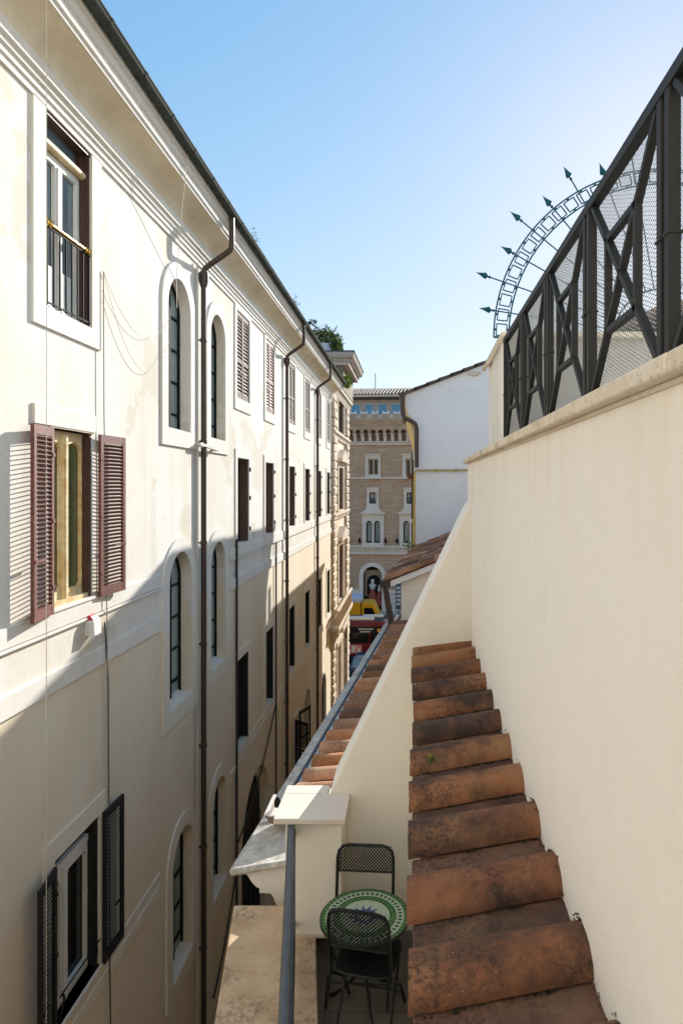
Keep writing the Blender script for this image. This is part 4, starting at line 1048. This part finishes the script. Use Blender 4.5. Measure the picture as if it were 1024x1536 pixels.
# lower house further on: its eave throws the next step of shade across the alley
lh = root('far_house', 'narrow strip of a darker house with a little tiled eave behind the brown downpipe', 'house', (2, 33, GZ))
mb = MB(); mb.box(.02, 5, 27.7, 38.6, GZ, .3); mb.build('wall', M['ochre'], lh)
mb = MB(); mb.ct = .2; mb.hexa([(-.24, 27.62, .40), (5, 27.62, 1.0), (5, 38.8, 1.0), (-.24, 38.8, .40), (-.24, 27.62, .52), (5, 27.62, 1.12), (5, 38.8, 1.12), (-.24, 38.8, .52)]); mb.build('roof', M['tile_old'], lh)
mb = MB(); mb.box(-.04, .02, 27.66, 27.9, -1.4, 1.4); mb.build('pipe', M['pipe'], lh)

# unseen house front behind the viewer, added to bounce sunlight into the shade
hb = root('bounce_front', 'unseen pale house front added behind the viewer to bounce sunlight', 'house', (4, -1.7, GZ))
fH = lambda u, v, w: (u, -1.7 + w, v)
hw = [rect(x, x + 1.1, z, z + 2) for x in (2.2, 5.2, 8.2) for z in (1.2, 4.6, 8)] + [rect(-.55, .35, FZ, -1.4)]
mb = MB(); mb.holes(rect(-1.45, 13, GZ, 12), hw, fH, depth=.25); mb.box(-1.45, 13, -8, -7.8, GZ, 12); mb.build('wall', M['rear'], hb, recalc=False)
for h in hw:
    mb = MB(); mb.box(h[0][0], h[1][0], -2.0, -1.95, h[0][1], h[2][1]); mb.build('window', M['glass_dark'], hb)
mb = MB(); mb.box(-1.6, 13.2, -8.2, -1.4, 12, 12.15); mb.build('roof', M['tile_old'], hb)
# ------------------------------------------------------------------ bistro table and two chairs on the terrace
def chair(name, label, loc, rotz, h, L, lean, w=.40):
    r = root(name, label, 'chair', loc, rotz, local=True, group='black bistro chairs on the terrace')
    lx = w / 2
    yb = -.20 ; ytop = yb - math.tan(lean) * (h - .45)
    def up(z): return yb - math.tan(lean) * (z - .45)
    pts = [(-lx, .20, .012), (-lx, .05, .25), (-lx, yb, .45)]
    for z in (.55, .65, h - .09): pts.append((-lx, up(z), z))
    pts += [(-lx + .012, up(h - .04), h - .04), (-lx + .045, up(h - .01), h - .01), (-lx + .09, up(h), h)]
    pts += [(-x, y, z) for x, y, z in reversed(pts)]
    mb = MB(); mb.tube(pts, .0115, 8); mb.build('frame', M['chair'], r, smooth=True)
    # perforated back panel: crossing strips
    mb = MB(); z0, z1 = h - L, h - .004; W = w - .02; st = .025; wd = .0058
    for sgn in (1, -1):
        c = -W
        while c < (z1 - z0) + W:
            s0, s1 = 0, W
            lo = (0 - c) * sgn; hi = ((z1 - z0) - c) * sgn
            s0 = max(s0, min(lo, hi)); s1 = min(s1, max(lo, hi))
            # cut the rounded corners roughly
            if s1 - s0 > .004:
                za, zb = z0 + c + sgn * s0, z0 + c + sgn * s1
                xa, xb = -W / 2 + s0, -W / 2 + s1; y_ = .0008 * sgn
                if not ((abs(xa) > W / 2 - .05 and za > z1 - .02) and (abs(xb) > W / 2 - .05 and zb > z1 - .02)):
                    mb.hexa([(xa, up(za) - .001 + y_, za - wd), (xb, up(zb) - .001 + y_, zb - wd), (xb, up(zb) + .001 + y_, zb - wd), (xa, up(za) + .001 + y_, za - wd), (xa, up(za) - .001 + y_, za + wd), (xb, up(zb) - .001 + y_, zb + wd), (xb, up(zb) + .001 + y_, zb + wd), (xa, up(za) + .001 + y_, za + wd)])
            c += st if sgn > 0 else st
    mb.tube([(-lx, up(z0), z0), (lx, up(z0), z0)], .006, 6)
    mb.build('backrest', M['chair'], r)
    mb = MB(); n = 20; pts = []
    for k in range(n):
        a = 2 * math.pi * k / n; ca, sa = math.cos(a), math.sin(a)
        pts.append((lx * .97 * math.copysign(abs(ca) ** .45, ca), .0 + .20 * math.copysign(abs(sa) ** .45, sa)))
    mb.prism(pts, lambda u, v, w: (u, v, w), .445, .46); mb.tube([(x, y, .452) for x, y in pts], .011, 6, closed=True); mb.build('seat', M['chair'], r)
    for s in (-1, 1):
        mb = MB(); mb.tube([(s * (lx - .025), .19, .44), (s * (lx - .025), .05, .28), (s * (lx - .025), -.12, .10), (s * (lx - .025), -.22, .03), (s * (lx - .025), -.25, .012)], .0105, 7); mb.build('leg', M['chair'], r, smooth=True)
    mb = MB(); mb.tube([(-lx, .12, .14), (lx, .12, .14)], .007, 6); mb.tube([(-lx + .025, -.16, .07), (lx - .025, -.16, .07)], .007, 6); mb.build('stretcher', M['chair'], r)
    return r
chair('bistro_chair', 'black perforated metal chair in front of the mosaic table, hiding part of its top', (-.295, 4.47, FZ), math.radians(-12), .92, .27, math.radians(9), .41)
chair('bistro_chair', 'black perforated metal chair behind the mosaic table, against the cream wall', (-.375, 4.74, FZ), math.radians(180 - 4), .905, .185, math.radians(9), .43)

TX, TY, TH, TR = -.335, 4.62, .62, .312
tb = root('bistro_table', 'round bistro table with a green and white mosaic top between two black chairs', 'table', (TX, TY, FZ), .2, local=True)
mb = MB(); mb.lathe((0, 0, TH - .022), (0, 0, 1), [(TR - .01, 0), (TR + .004, .004), (TR + .004, .02), (TR - .002, .0215)], 48); mb.build('rim', M['chair'], tb, smooth=True)
mb = MB()
mats = ['mos_grout', 'mos_green', 'mos_pale', 'mos_teal', 'mos_blue']
mb.cm = 0; mb.lathe((0, 0, TH - .004), (0, 0, 1), [(TR - .004, 0), (TR - .004, .0035), (.001, .0036)], 48)
def ringtiles(r0, r1, n, cm, gap=.0022, z=TH + .0004, ph=0):
    mb.cm = cm
    for k in range(n):
        a0 = 2 * math.pi * (k + ph) / n; a1 = 2 * math.pi * (k + 1 + ph) / n; rm = (r0 + r1) / 2; g = gap / rm / 2
        P = lambda r, a, zz: (r * math.cos(a), r * math.sin(a), zz)
        a0 += g; a1 -= g; m_ = (a0 + a1) / 2
        mb.add([P(r0 + gap / 2, a0, z), P(r1 - gap / 2, a0, z), P(r1 - gap / 2, m_, z), P(r1 - gap / 2, a1, z), P(r0 + gap / 2, a1, z)], [(0, 1, 2, 3, 4)])
ringtiles(.277, .308, 56, 1)
ringtiles(.225, .277, 44, 2, .001)
mb.cm = 3
for k in range(44):
    a = 2 * math.pi * (k + .5) / 44; r = .251; c, s = math.cos(a), math.sin(a); z = TH + .0009
    mb.add([((r - .02) * c, (r - .02) * s, z), (r * c + .0125 * s, r * s - .0125 * c, z), ((r + .02) * c, (r + .02) * s, z), (r * c - .0125 * s, r * s + .0125 * c, z)], [(0, 1, 2, 3)])
ringtiles(.200, .225, 44, 1); ringtiles(.175, .200, 40, 1, ph=.5)
ringtiles(.10, .137, 26, 2, .003); ringtiles(.137, .174, 34, 2, .003)
mb.cm = 4
for k in range(12):
    a = 2 * math.pi * k / 12; da = math.pi / 20; z = TH + .0012
    mb.add([(.075 * math.cos(a - da), .075 * math.sin(a - da), z), (.118 * math.cos(a), .118 * math.sin(a), z), (.075 * math.cos(a + da), .075 * math.sin(a + da), z)], [(0, 1, 2)])
ringtiles(.05, .075, 18, 4, .003, TH + .0012); ringtiles(.0, .05, 12, 2, .002, TH + .0012)
mb.build('tabletop', [M[m] for m in mats], tb, recalc=False)
mb = MB(); mb.tube([(0, 0, .26), (0, 0, TH - .024)], .016, 8); mb.lathe((0, 0, .40), (0, 0, 1), [(.016, 0), (.03, .03), (.03, .06), (.016, .09)], 8); mb.build('pedestal', M['chair'], tb)
for k in range(3):
    a = math.radians(35 + 120 * k); c, s = math.cos(a), math.sin(a)
    mb = MB(); mb.tube([(r * c, r * s, z) for r, z in ((.16, TH - .026), (.06, .48), (.02, .34), (.05, .2), (.16, .08), (.24, .02), (.26, .012))], .0115, 7); mb.build('leg', M['chair'], tb, smooth=True)

# ------------------------------------------------------------------ brick palace closing the street
PX, PY = -3.85, 65.0
bp = root('brick_palace', 'tall brick palace with battlements and a big arched doorway, closing the street', 'building', (PX, PY, GZ), math.radians(-5), local=True)
S = PY / F
px = lambda x: (x - 560) * S            # picture column on the facade -> local x
pz = lambda y: (729 - y) * S + H        # picture row on the facade -> local z
fB = lambda u, v, w: (u, -w, v)
COLS = [-3, -2, -1, 0, 1, 2]; DX = 56
hl = []
def add_windows():
    out = []
    for c in COLS:
        o = c * DX
        out.append(('upper', rect(px(552 + o), px(567.5 + o), pz(713), pz(688)), rect(px(548 + o), px(571 + o), pz(715.5), pz(683))))
        out.append(('mezz', rect(px(554 + o), px(564.5 + o), pz(755.5), pz(738.5)), rect(px(550 + o), px(568 + o), pz(757), pz(733))))
        out.append(('pair', [arch(px(549 + o), px(558.3 + o), pz(814), pz(781)), arch(px(561 + o), px(570.3 + o), pz(814), pz(781))], rect(px(543 + o), px(576 + o), pz(818), pz(771))))
        out.append(('door', arch(px(544.5 + o), px(573 + o), 0.0, pz(849.5)), arch(px(538.5 + o), px(579 + o), 0.0, pz(843.5))))
    return out
WIN = add_windows()
for kind, hole, fr in WIN: hl += hole if kind == 'pair' else [hole]
x0, x1 = px(560 + COLS[0] * DX - 28), px(560 + COLS[-1] * DX + 30)
mb = MB(); mb.holes(rect(x0, x1, 0, pz(640)), hl, fB, depth=.45); mb.build('wall', M['brick'], bp, recalc=False)
mb = MB(); mb.box(x0, x1, .6, .7, 0, pz(625)); mb.box(x0, x1, 14, 14.2, 0, pz(600)); mb.build('interior', M['dark'], bp)
for kind, hole, fr in WIN:
    hs = hole if kind == 'pair' else [hole]
    if kind == 'door':
        if px(538) + 60 < hole[0][0]: continue
        mb = MB(); mb.holes(fr, hs, fB, depth=.25, w=.25, rim=.25)
        w = mb.build('doorway', M['palace_trim'], bp, recalc=False)
        u0, u1 = hole[0][0], hole[1][0]
        mb = MB(); mb.box(u0, u1, .42, .46, 0, hole[0][1] + 6); mb.build('door_leaf', M['dark'], w)
        if abs((u0 + u1) / 2) < 1:        # the shop display in the doorway that shows
            mb = MB(); mb.holes(rect(u0 + .1, u1 - .1, 1.5, 4.1), [arch(u0 + .32, u1 - .16, 1.6, 3.6)], fB, w=-.36, depth=.04); mb.build('display_surround', M['display_tan'], w, recalc=False)
            c = (u0 + u1) / 2 + .2
            mb = MB(); mb.lathe((c - .25, .30, 1.25), (0, 0, 1), [(.40, 0), (.42, .35), (.30, .6), (.22, .95)], 10); mb.lathe((c + .42, .30, 1.25), (0, 0, 1), [(.3, 0), (.25, .4), (.14, .75)], 10); mb.box(c - .8, c + .8, .2, .42, .5, 1.25); mb.build('display_figure', M['figure_red'], w)
            mb = MB(); mb.lathe((c - .25, .30, 2.2), (0, 0, 1), [(.22, 0), (.34, .3), (.36, .45), (.10, .6), (.17, .68), (.19, .84), (.12, .98)], 10); mb.lathe((c + .42, .30, 2.0), (0, 0, 1), [(.14, 0), (.18, .2), (.08, .32), (.12, .42), (.1, .55), (.04, .62)], 10); mb.build('display_statue', M['pale'], w)
        continue
    mb = MB(); mb.holes(fr, hs, fB, depth=.2, w=.2, rim=.2)
    u0, u1 = fr[0][0], fr[1][0]; v0, v1 = fr[0][1], fr[2][1]
    if kind == 'upper': mb.box(u0 - .12, u1 + .12, -.42, -.2, v0 - .18, v0); mb.box(u0 - .1, u1 + .1, -.4, -.2, v1, v1 + .14)
    if kind == 'mezz':
        mb.box(u0 - .05, u1 + .05, -.33, -.2, v1, v1 + .12)
        mb.prism([(u0, v0), (u1, v0), (u1 + .02, v0 - .25), (u1 + .2, v0 - .55), (u1 + .5, v0 - .75), (u1 + .55, v0 - .9), (u0 - .55, v0 - .9), (u0 - .5, v0 - .75), (u0 - .2, v0 - .55), (u0 - .02, v0 - .25)], fB, .0, .22)
    if kind == 'pair': mb.box(u0 - .12, u1 + .12, -.45, -.0, v1, v1 + .2); mb.box(u0 - .1, u1 + .1, -.4, -.201, v0 - .2, v0)
    w = mb.build('window', M['palace_trim'], bp, recalc=False)
    mb = MB()
    for h in hs: us = [p[0] for p in h]; vs_ = [p[1] for p in h]; mb.box(min(us), max(us), .3, .32, min(vs_), max(vs_))
    mb.build('pane', M['glass_dark'] if kind == 'upper' else M['glass_sky'] if kind != 'pair' else M['glass_arch'], w)
    mb = MB()
    for h in hs:
        us = [p[0] for p in h]; vs_ = [p[1] for p in h]; a, b, c, d = min(us), max(us), min(vs_), max(vs_)
        for e in ((a, a + .09), (b - .09, b)) + (((a + b) / 2 - .05, (a + b) / 2 + .05),) * (kind != 'pair'): mb.box(e[0], e[1], .22, .3, c, d)
        mb.box(a, b, .22, .3, d - .14, d); mb.box(a, b, .2, .3, c, c + .12)
    mb.build('casement', M['glass_dark'] if kind != 'upper' else M['palace_trim'], w)
    if kind == 'pair':
        for u in (u0 - .2, u1 + .2):
            mb = MB(); mb.box(u - .05, u + .05, -.5, -.0, v0 + .25, v0 + .32); mb.lathe((u, -.45, v0 + .3), (0, 0, 1), [(.05, 0), (.16, .1), (.12, .3), (.04, .5)], 6); mb.build('torch_bracket', M['iron'], bp)
mb = MB(); mb.box(x0, x1, -.18, .02, pz(718), pz(715.8)); mb.build('string_course', M['palace_trim'], bp)
mb = MB(); mb.box(x0, x1, -.35, .02, pz(820.5), pz(818.2)); mb.box(x0, x1, -.3, .02, pz(831), pz(828.8)); mb.box(x0, x1, -.12, .02, pz(828.8), pz(820.5)); mb.build('string_course', M['palace_trim'], bp)
mb = MB(); rnd = random.Random(3)
for k in range(120):
    u = x0 + (x1 - x0) * (k + .5) / 120; mb.prism([(u - .1, pz(827.5)), (u + .1, pz(827.5)), (u + .13, pz(825)), (u + .05, pz(822)), (u - .08, pz(821.5)), (u - .13, pz(824))], fB, .1, .2)
mb.build('carved_frieze', M['stone_edge'], bp)
# ground floor stone base
mb = MB(); 
for z in [.45 * k for k in range(5)]:
    for a, b in zip([px(579 + o * DX) for o in COLS[:-1]], [px(538 + DX + o * DX) for o in COLS[:-1]]): mb.box(a, b, -.2, .0, z, z + .41)
mb.build('base', M['palace_trim'], bp, bevel=.03)
# corbelled gallery
mb = MB(); mb.box(x0, x1, -.12, .02, pz(664), pz(662)); mb.box(x0, x1, -.2, .02, pz(667.5), pz(665.2)); mb.build('string_course', M['palace_trim'], bp)
n = int((x1 - x0) / (11.2 * S)); sp = (x1 - x0) / n
hl = [arch(x0 + sp * k + .12, x0 + sp * (k + 1) - .12, pz(650.6), pz(645.3), 8) for k in range(n)]
mb = MB(); mb.holes(rect(x0, x1, pz(651), pz(640.5)), hl, fB, depth=.7, w=.8); mb.box(x0, x1, -.8, .0, pz(640.5), pz(638)); mb.build('gallery', M['brick'], bp, recalc=False)
mb = MB(); mb.box(x0, x1, -.05, -.01, pz(661.8), pz(641)); mb.build('gallery_recess_shade', M['brick_roof'], bp)  # darker brick paints the overhang's shade into the arch recesses
mb = MB()
for k in range(n + 1):
    u = x0 + sp * k
    mb.prism([(0, pz(662)), (.3, pz(662)), (.4, pz(657)), (.6, pz(654)), (.82, pz(651.2)), (0, pz(651.2))], lambda a, v, w, u=u: (u + w * (1 + .5 * (v - pz(662)) / .7), -a, v), -.12, .12)
mb.build('corbel', M['palace_trim'], bp)
mb = MB(); mb.prism([(0, pz(639)), (.85, pz(639)), (1.05, pz(632)), (1.05, pz(630)), (0, pz(630))], lambda a, v, w: (w, -a, v), x0, x1); mb.build('gallery_cornice', M['brick'], bp)
k = 0; u = x0
mer = MB(); par_ = MB()
while u < x1:
    W = 9.5 * S; G = 6.8 * S
    par_.cm = 0; par_.box(u, u + W, -1.0, -.7, pz(630), pz(622.2)); par_.cm = 1; par_.box(u + W, u + W + G, -.98, -.72, pz(630), pz(622.5))
    c = u + W / 2; a, b = pz(622.2), pz(617.5)
    mer.prism([(u, a), (u + W, a), (u + W + .03, b), (c + .12, b - .16), (c, b - .22), (c - .12, b - .16), (u - .03, b)], fB, .7, 1.0)
    u += W + G
par_.build('parapet', [M['brick'], M['grey_stone']], bp); mer.build('merlon', M['white'], bp)
# attic with its band of windows coloured like reflected sky and the tiled roof
hl = []
u = px(521.5) - 20 * 20.4 * S
while u < x1 - 2:
    if u > x0 + .5: hl.append(rect(u, u + 15.3 * S, pz(624), pz(603.5)))
    u += 20.5 * S
mb = MB(); mb.holes(rect(x0, x1, pz(630), pz(595)), hl, fB, w=-.6, depth=.3); mb.build('attic_wall', M['grey_stone'], bp, recalc=False)
for h in hl:
    if h[0][0] < -8 or h[0][0] > 6: continue
    a, b = h[0][0], h[1][0]; c, d = h[0][1], h[2][1]
    mb = MB(); mb.holes(h, [rect(a + .1, b - .1, c + .1, d - .1)], fB, w=-.75, depth=.08); w = mb.build('attic_window', M['white'], bp, recalc=False)
    mb = MB(); mb.box(a, b, .85, .87, c, d); mb.build('pane', M['glass_sky_blue'], w)
mb = MB(); mb.box(x0 - .5, x1 + .5, -.9, 1.0, pz(596.8), pz(594.6)); mb.build('eave', M['palace_trim'], bp)
mb = MB(); mb.box(x0 - .5, x1 + .5, -.7, .8, pz(598.6), pz(596.9)); mb.build('eave_bracket', M['pipe'], bp)
mb = MB(); rnd = random.Random(9); u = x0 - .5; mb.ct = .3
mb.hexa([(x0 - .5, -1.0, pz(594.5)), (x1 + .5, -1.0, pz(594.5)), (x1 + .5, 2.6, pz(578)), (x0 - .5, 2.6, pz(578)), (x0 - .5, -1.0, pz(594)), (x1 + .5, -1, pz(594)), (x1 + .5, 2.6, pz(577.4)), (x0 - .5, 2.6, pz(577.4))])
while u < x1 + .4:
    mb.ct = rnd.random(); mb.tube([(u, -1.05, pz(593.6)), (u, 2.6, pz(577.0))], .09, 6); u += .33
mb.build('roof', M['tile_palace'], bp)
def mast(x, y0_, y1_, r, label):
    mb = MB(); mb.tube([(px(x) + PX, PY + 5, pz(y0_) - H), (px(x) + PX, PY + 5, pz(y1_) - H)], r, 5); tag(mb.build('aerial', M['iron']), label, 'aerial', 'aerials on the brick palace roof')
mast(558.5, 584, 547, .04, 'taller aerial mast on the brick palace roof'); mast(584.5, 584, 573, .05, 'short aerial on the brick palace roof')

# ------------------------------------------------------------------ square: bus, yellow truck, blue car, scooter, posts
bs = root('bus', 'dark red city bus with black windows crossing the end of the alley', 'bus', (-3, 46, GZ), 0, local=True)
mb = MB(); mb.prism([(-5.5, .35), (5.5, .35), (5.5, 2.7), (5.35, 2.95), (-5.35, 2.95), (-5.5, 2.7)], lambda u, v, w: (u, w, v), 0, 2.5); mb.build('body', M['bus_red'], bs, bevel=.08)
mb = MB(); mb.box(-5.2, 5.2, .2, 2.3, 2.952, 2.97); mb.build('roof', M['bus_roof'], bs)
mb = MB(); mb.box(-1.5, .3, .25, .85, 2.96, 3.2); mb.box(-.6, .95, 1.3, 1.7, 2.96, 3.15); mb.build('roof_unit', M['pale'], bs, bevel=.1)
for k in range(6): mb = MB(); mb.box(-5.2 + k * 1.75, -3.55 + k * 1.75, -.015, .01, 1.45, 2.62); mb.build('window', M['glass_dark'], bs)
mb = MB(); mb.box(-1.9, 1.9, -.03, -.016, 2.15, 2.55); dp = mb.build('destination_display', M['dark'], bs)
mb = MB()
for k in range(4): mb.box(.55 + k * .22, .70 + k * .22, -.04, -.031, 2.26, 2.46)
mb.build('lit_digits', M['amber'], dp)
mb = MB()
for r_i, (z, m_) in enumerate(((2.38, 7), (2.2, 5))):
    for k in range(m_): mb.box(-.75 + k * .15 + .1 * r_i, -.65 + k * .15 + .1 * r_i, -.04, -.031, z, z + .1)
mb.build('lit_text', M['pale'], dp)
mb = MB(); mb.box(-1.35, -.55, -.02, .0, .72, 1.32); pn = mb.build('side_panel', M['pink'], bs)
mb = MB(); mb.box(-1.25, -1.0, -.03, -.021, .8, 1.25); mb.box(-.85, -.65, -.03, -.021, .8, 1.1); mb.build('panel_print', M['pale'], pn)
for x in (-3.6, 3.2):
    mb = MB(); mb.lathe((x, -.02, .5), (0, 1, 0), [(.3, 0), (.5, .02), (.5, .28), (.3, .3)], 16); mb.build('wheel', M['rubber'], bs)
mb = MB(); mb.box(-5.5, 5.5, -.02, .0, .35, .5); mb.build('skirt', M['rubber'], bs)

tk = root('yellow_truck', 'yellow box truck with a pale blue roof parked behind the bus', 'truck', (-5.2, 53, GZ), 0, local=True)
mb = MB(); mb.box(-3.4, 1.0, 0, 2.1, .6, 3.05); mb.build('box_body', M['van_yellow'], tk, bevel=.04)
mb = MB(); mb.box(-3.45, 1.05, -.04, 2.14, 3.055, 3.45); mb.build('roof', M['van_roof'], tk, bevel=.05)
mb = MB(); mb.prism([(1.06, .5), (2.9, .5), (3.0, 1.3), (2.75, 1.5), (2.05, 3.0), (1.06, 3.0)], lambda u, v, w: (u, w, v), .05, 2.0); cb = mb.build('cab', M['van_yellow'], tk, bevel=.08)
mb = MB(); mb.prism([(1.3, 1.6), (2.4, 1.6), (1.95, 2.6), (1.3, 2.6)], lambda u, v, w: (u, w, v), .02, .045); mb.build('side_window', M['glass_dark'], cb)
for x in (-2.2, 2.0):
    mb = MB(); mb.lathe((x, -.02, .48), (0, 1, 0), [(.3, 0), (.48, .02), (.48, .28), (.3, .3)], 14); mb.build('wheel', M['rubber'], tk)

cr = root('blue_car', 'small blue car between the bus and the alley mouth, half hidden by the gutter', 'car', (-2.9, 43.0, GZ), math.radians(80), local=True)
mb = MB(); mb.prism([(-1.8, .3), (1.8, .3), (1.85, .75), (1.1, .9), (.5, 1.42), (-1.1, 1.45), (-1.75, .95)], lambda u, v, w: (u, w, v), -.8, .8); mb.build('body', M['car_blue'], cr, bevel=.1)
mb = MB(); mb.hexa([(.6, -.68, 1.33), (1.12, -.72, .92), (1.12, .72, .92), (.6, .68, 1.33), (.62, -.66, 1.36), (1.16, -.7, .95), (1.16, .7, .95), (.62, .66, 1.36)]); mb.build('windscreen', M['glass_dark'], cr)
mb = MB(); mb.hexa([(-1.72, -.66, 1.0), (-1.16, -.62, 1.42), (-1.16, .62, 1.42), (-1.72, .66, 1.0), (-1.80, -.66, 1.0), (-1.22, -.62, 1.45), (-1.22, .62, 1.45), (-1.80, .66, 1.0)]); mb.build('rear_window', M['glass_sky'], cr)
for x in (-1.15, 1.15):
    for y in (-.82, .62):
        mb = MB(); mb.lathe((x, y, .31), (0, 1, 0), [(.2, 0), (.31, .02), (.31, .18), (.2, .2)], 12); mb.build('wheel', M['rubber'], cr)
sc_ = root('scooter', 'dark scooter parked at the alley mouth left of the blue car', 'scooter', (-3.75, 41.2, GZ), math.radians(70), local=True)
mb = MB(); mb.prism([(-.85, .45), (-.2, .35), (.35, .3), (.6, .55), (.55, 1.0), (.45, 1.0), (.35, .5), (0, .5), (-.15, .8), (-.8, .85)], lambda u, v, w: (u, w, v), -.17, .17); mb.build('body', M['glass_dark'], sc_, bevel=.05)
mb = MB(); mb.tube([(.5, -.32, 1.08), (.5, .32, 1.08)], .025, 6); mb.build('handlebar', M['iron'], sc_)
for x in (-.55, .65):
    mb = MB(); mb.lathe((x, -.06, .25), (0, 1, 0), [(.14, 0), (.25, .02), (.25, .1), (.14, .12)], 12); mb.build('wheel', M['rubber'], sc_)
def post(x, y, h, r, m, name, label, cat):
    mb = MB(); mb.lathe((x, y, GZ), (0, 0, 1), [(r * 1.4, 0), (r * 1.4, .1), (r, .15), (r, h - .1), (r * 1.15, h - .05), (r * .6, h)], 10); tag(mb.build(name, M[m]), label, cat)
post(.83 - .2, 61, 3.3, .55, 'purple', 'kiosk_column', 'dark purple advertising column in front of the brick palace doorway', 'column')
post(1.05, 58.5, 4.2, .13, 'van_yellow', 'yellow_pole', 'yellow pole standing right of the purple column', 'pole')
mb = MB(); mb.box(-1.55, -1.05, 62, 62.1, GZ + .8, GZ + 3.2); mb.tube([(-1.3, 62.05, GZ), (-1.3, 62.05, GZ + .8)], .05, 6)
sg = tag(mb.build('street_sign', M['gutter_dark'], loc=(-1.3, 62, GZ)), 'tall narrow street panel with pale markings left of the arched doorway', 'sign')
mb = MB()
for k in range(5): mb.box(-1.48 + .03 * (k % 2), -1.12, 61.97, 61.995, GZ + 1.2 + .38 * k, GZ + 1.42 + .38 * k)
mb.build('marking', M['pale'], sg)

# ------------------------------------------------------------------ camera, sky, sun
cam = bpy.data.cameras.new('camera'); co = bpy.data.objects.new('camera', cam); COL.objects.link(co)
co.location = (0, 0, H); co.rotation_euler = (math.pi / 2, 0, 0)
cam.sensor_fit = 'VERTICAL'; cam.sensor_height = 36; cam.lens = 36 * F / 1536
cam.shift_x = -106 / 1536; cam.shift_y = -39 / 1536; cam.clip_start = .05; cam.clip_end = 2000
scene.camera = co

KSKY = 2.7       # brightest parts of the sky are held back, as the photograph's exposure does
SUN = Vector((1, 2.37, 1.07)).normalized()
elev = math.asin(SUN.z); azim = math.atan2(SUN.x, SUN.y)
w = bpy.data.worlds.new('World'); scene.world = w; w.use_nodes = True
nt = w.node_tree; bg = nt.nodes['Background']
sky = nt.nodes.new('ShaderNodeTexSky'); sky.sky_type = 'NISHITA'; sky.sun_disc = False
sky.sun_elevation = elev; sky.sun_rotation = azim; sky.air_density = 1.0; sky.dust_density = .17; sky.ozone_density = 1.5; sky.altitude = 50
k1 = N(nt, 'ShaderNodeVectorMath', operation='MULTIPLY_ADD'); k1.inputs[1].default_value = (1 / KSKY,) * 3; k1.inputs[2].default_value = (1, 1, 1)
k2 = N(nt, 'ShaderNodeVectorMath', operation='DIVIDE')
nt.links.new(sky.outputs[0], k1.inputs[0]); nt.links.new(sky.outputs[0], k2.inputs[0]); nt.links.new(k1.outputs[0], k2.inputs[1])
hs = N(nt, 'ShaderNodeHueSaturation'); hs.inputs['Saturation'].default_value = 1.6
nt.links.new(k2.outputs[0], hs.inputs['Color']); nt.links.new(mixc(nt, 1.0, hs.outputs[0], (.96, .97, 1.02), 'MULTIPLY'), bg.inputs[0]); bg.inputs[1].default_value = .121
sl = bpy.data.lights.new('sun', 'SUN'); sl.energy = 1.85; sl.angle = math.radians(.5); sl.color = (1, .955, .88)
so = bpy.data.objects.new('sun', sl); COL.objects.link(so); so.rotation_euler = (-SUN).to_track_quat('-Z', 'Y').to_euler(); so.location = (5, 10, 40)
vs_ = scene.view_settings; vs_.view_transform = 'Standard'; vs_.look = 'None'; vs_.exposure = 2.15; vs_.gamma = 1; vs_.use_curve_mapping = False
scene.cycles.max_bounces = 10; scene.cycles.diffuse_bounces = 6
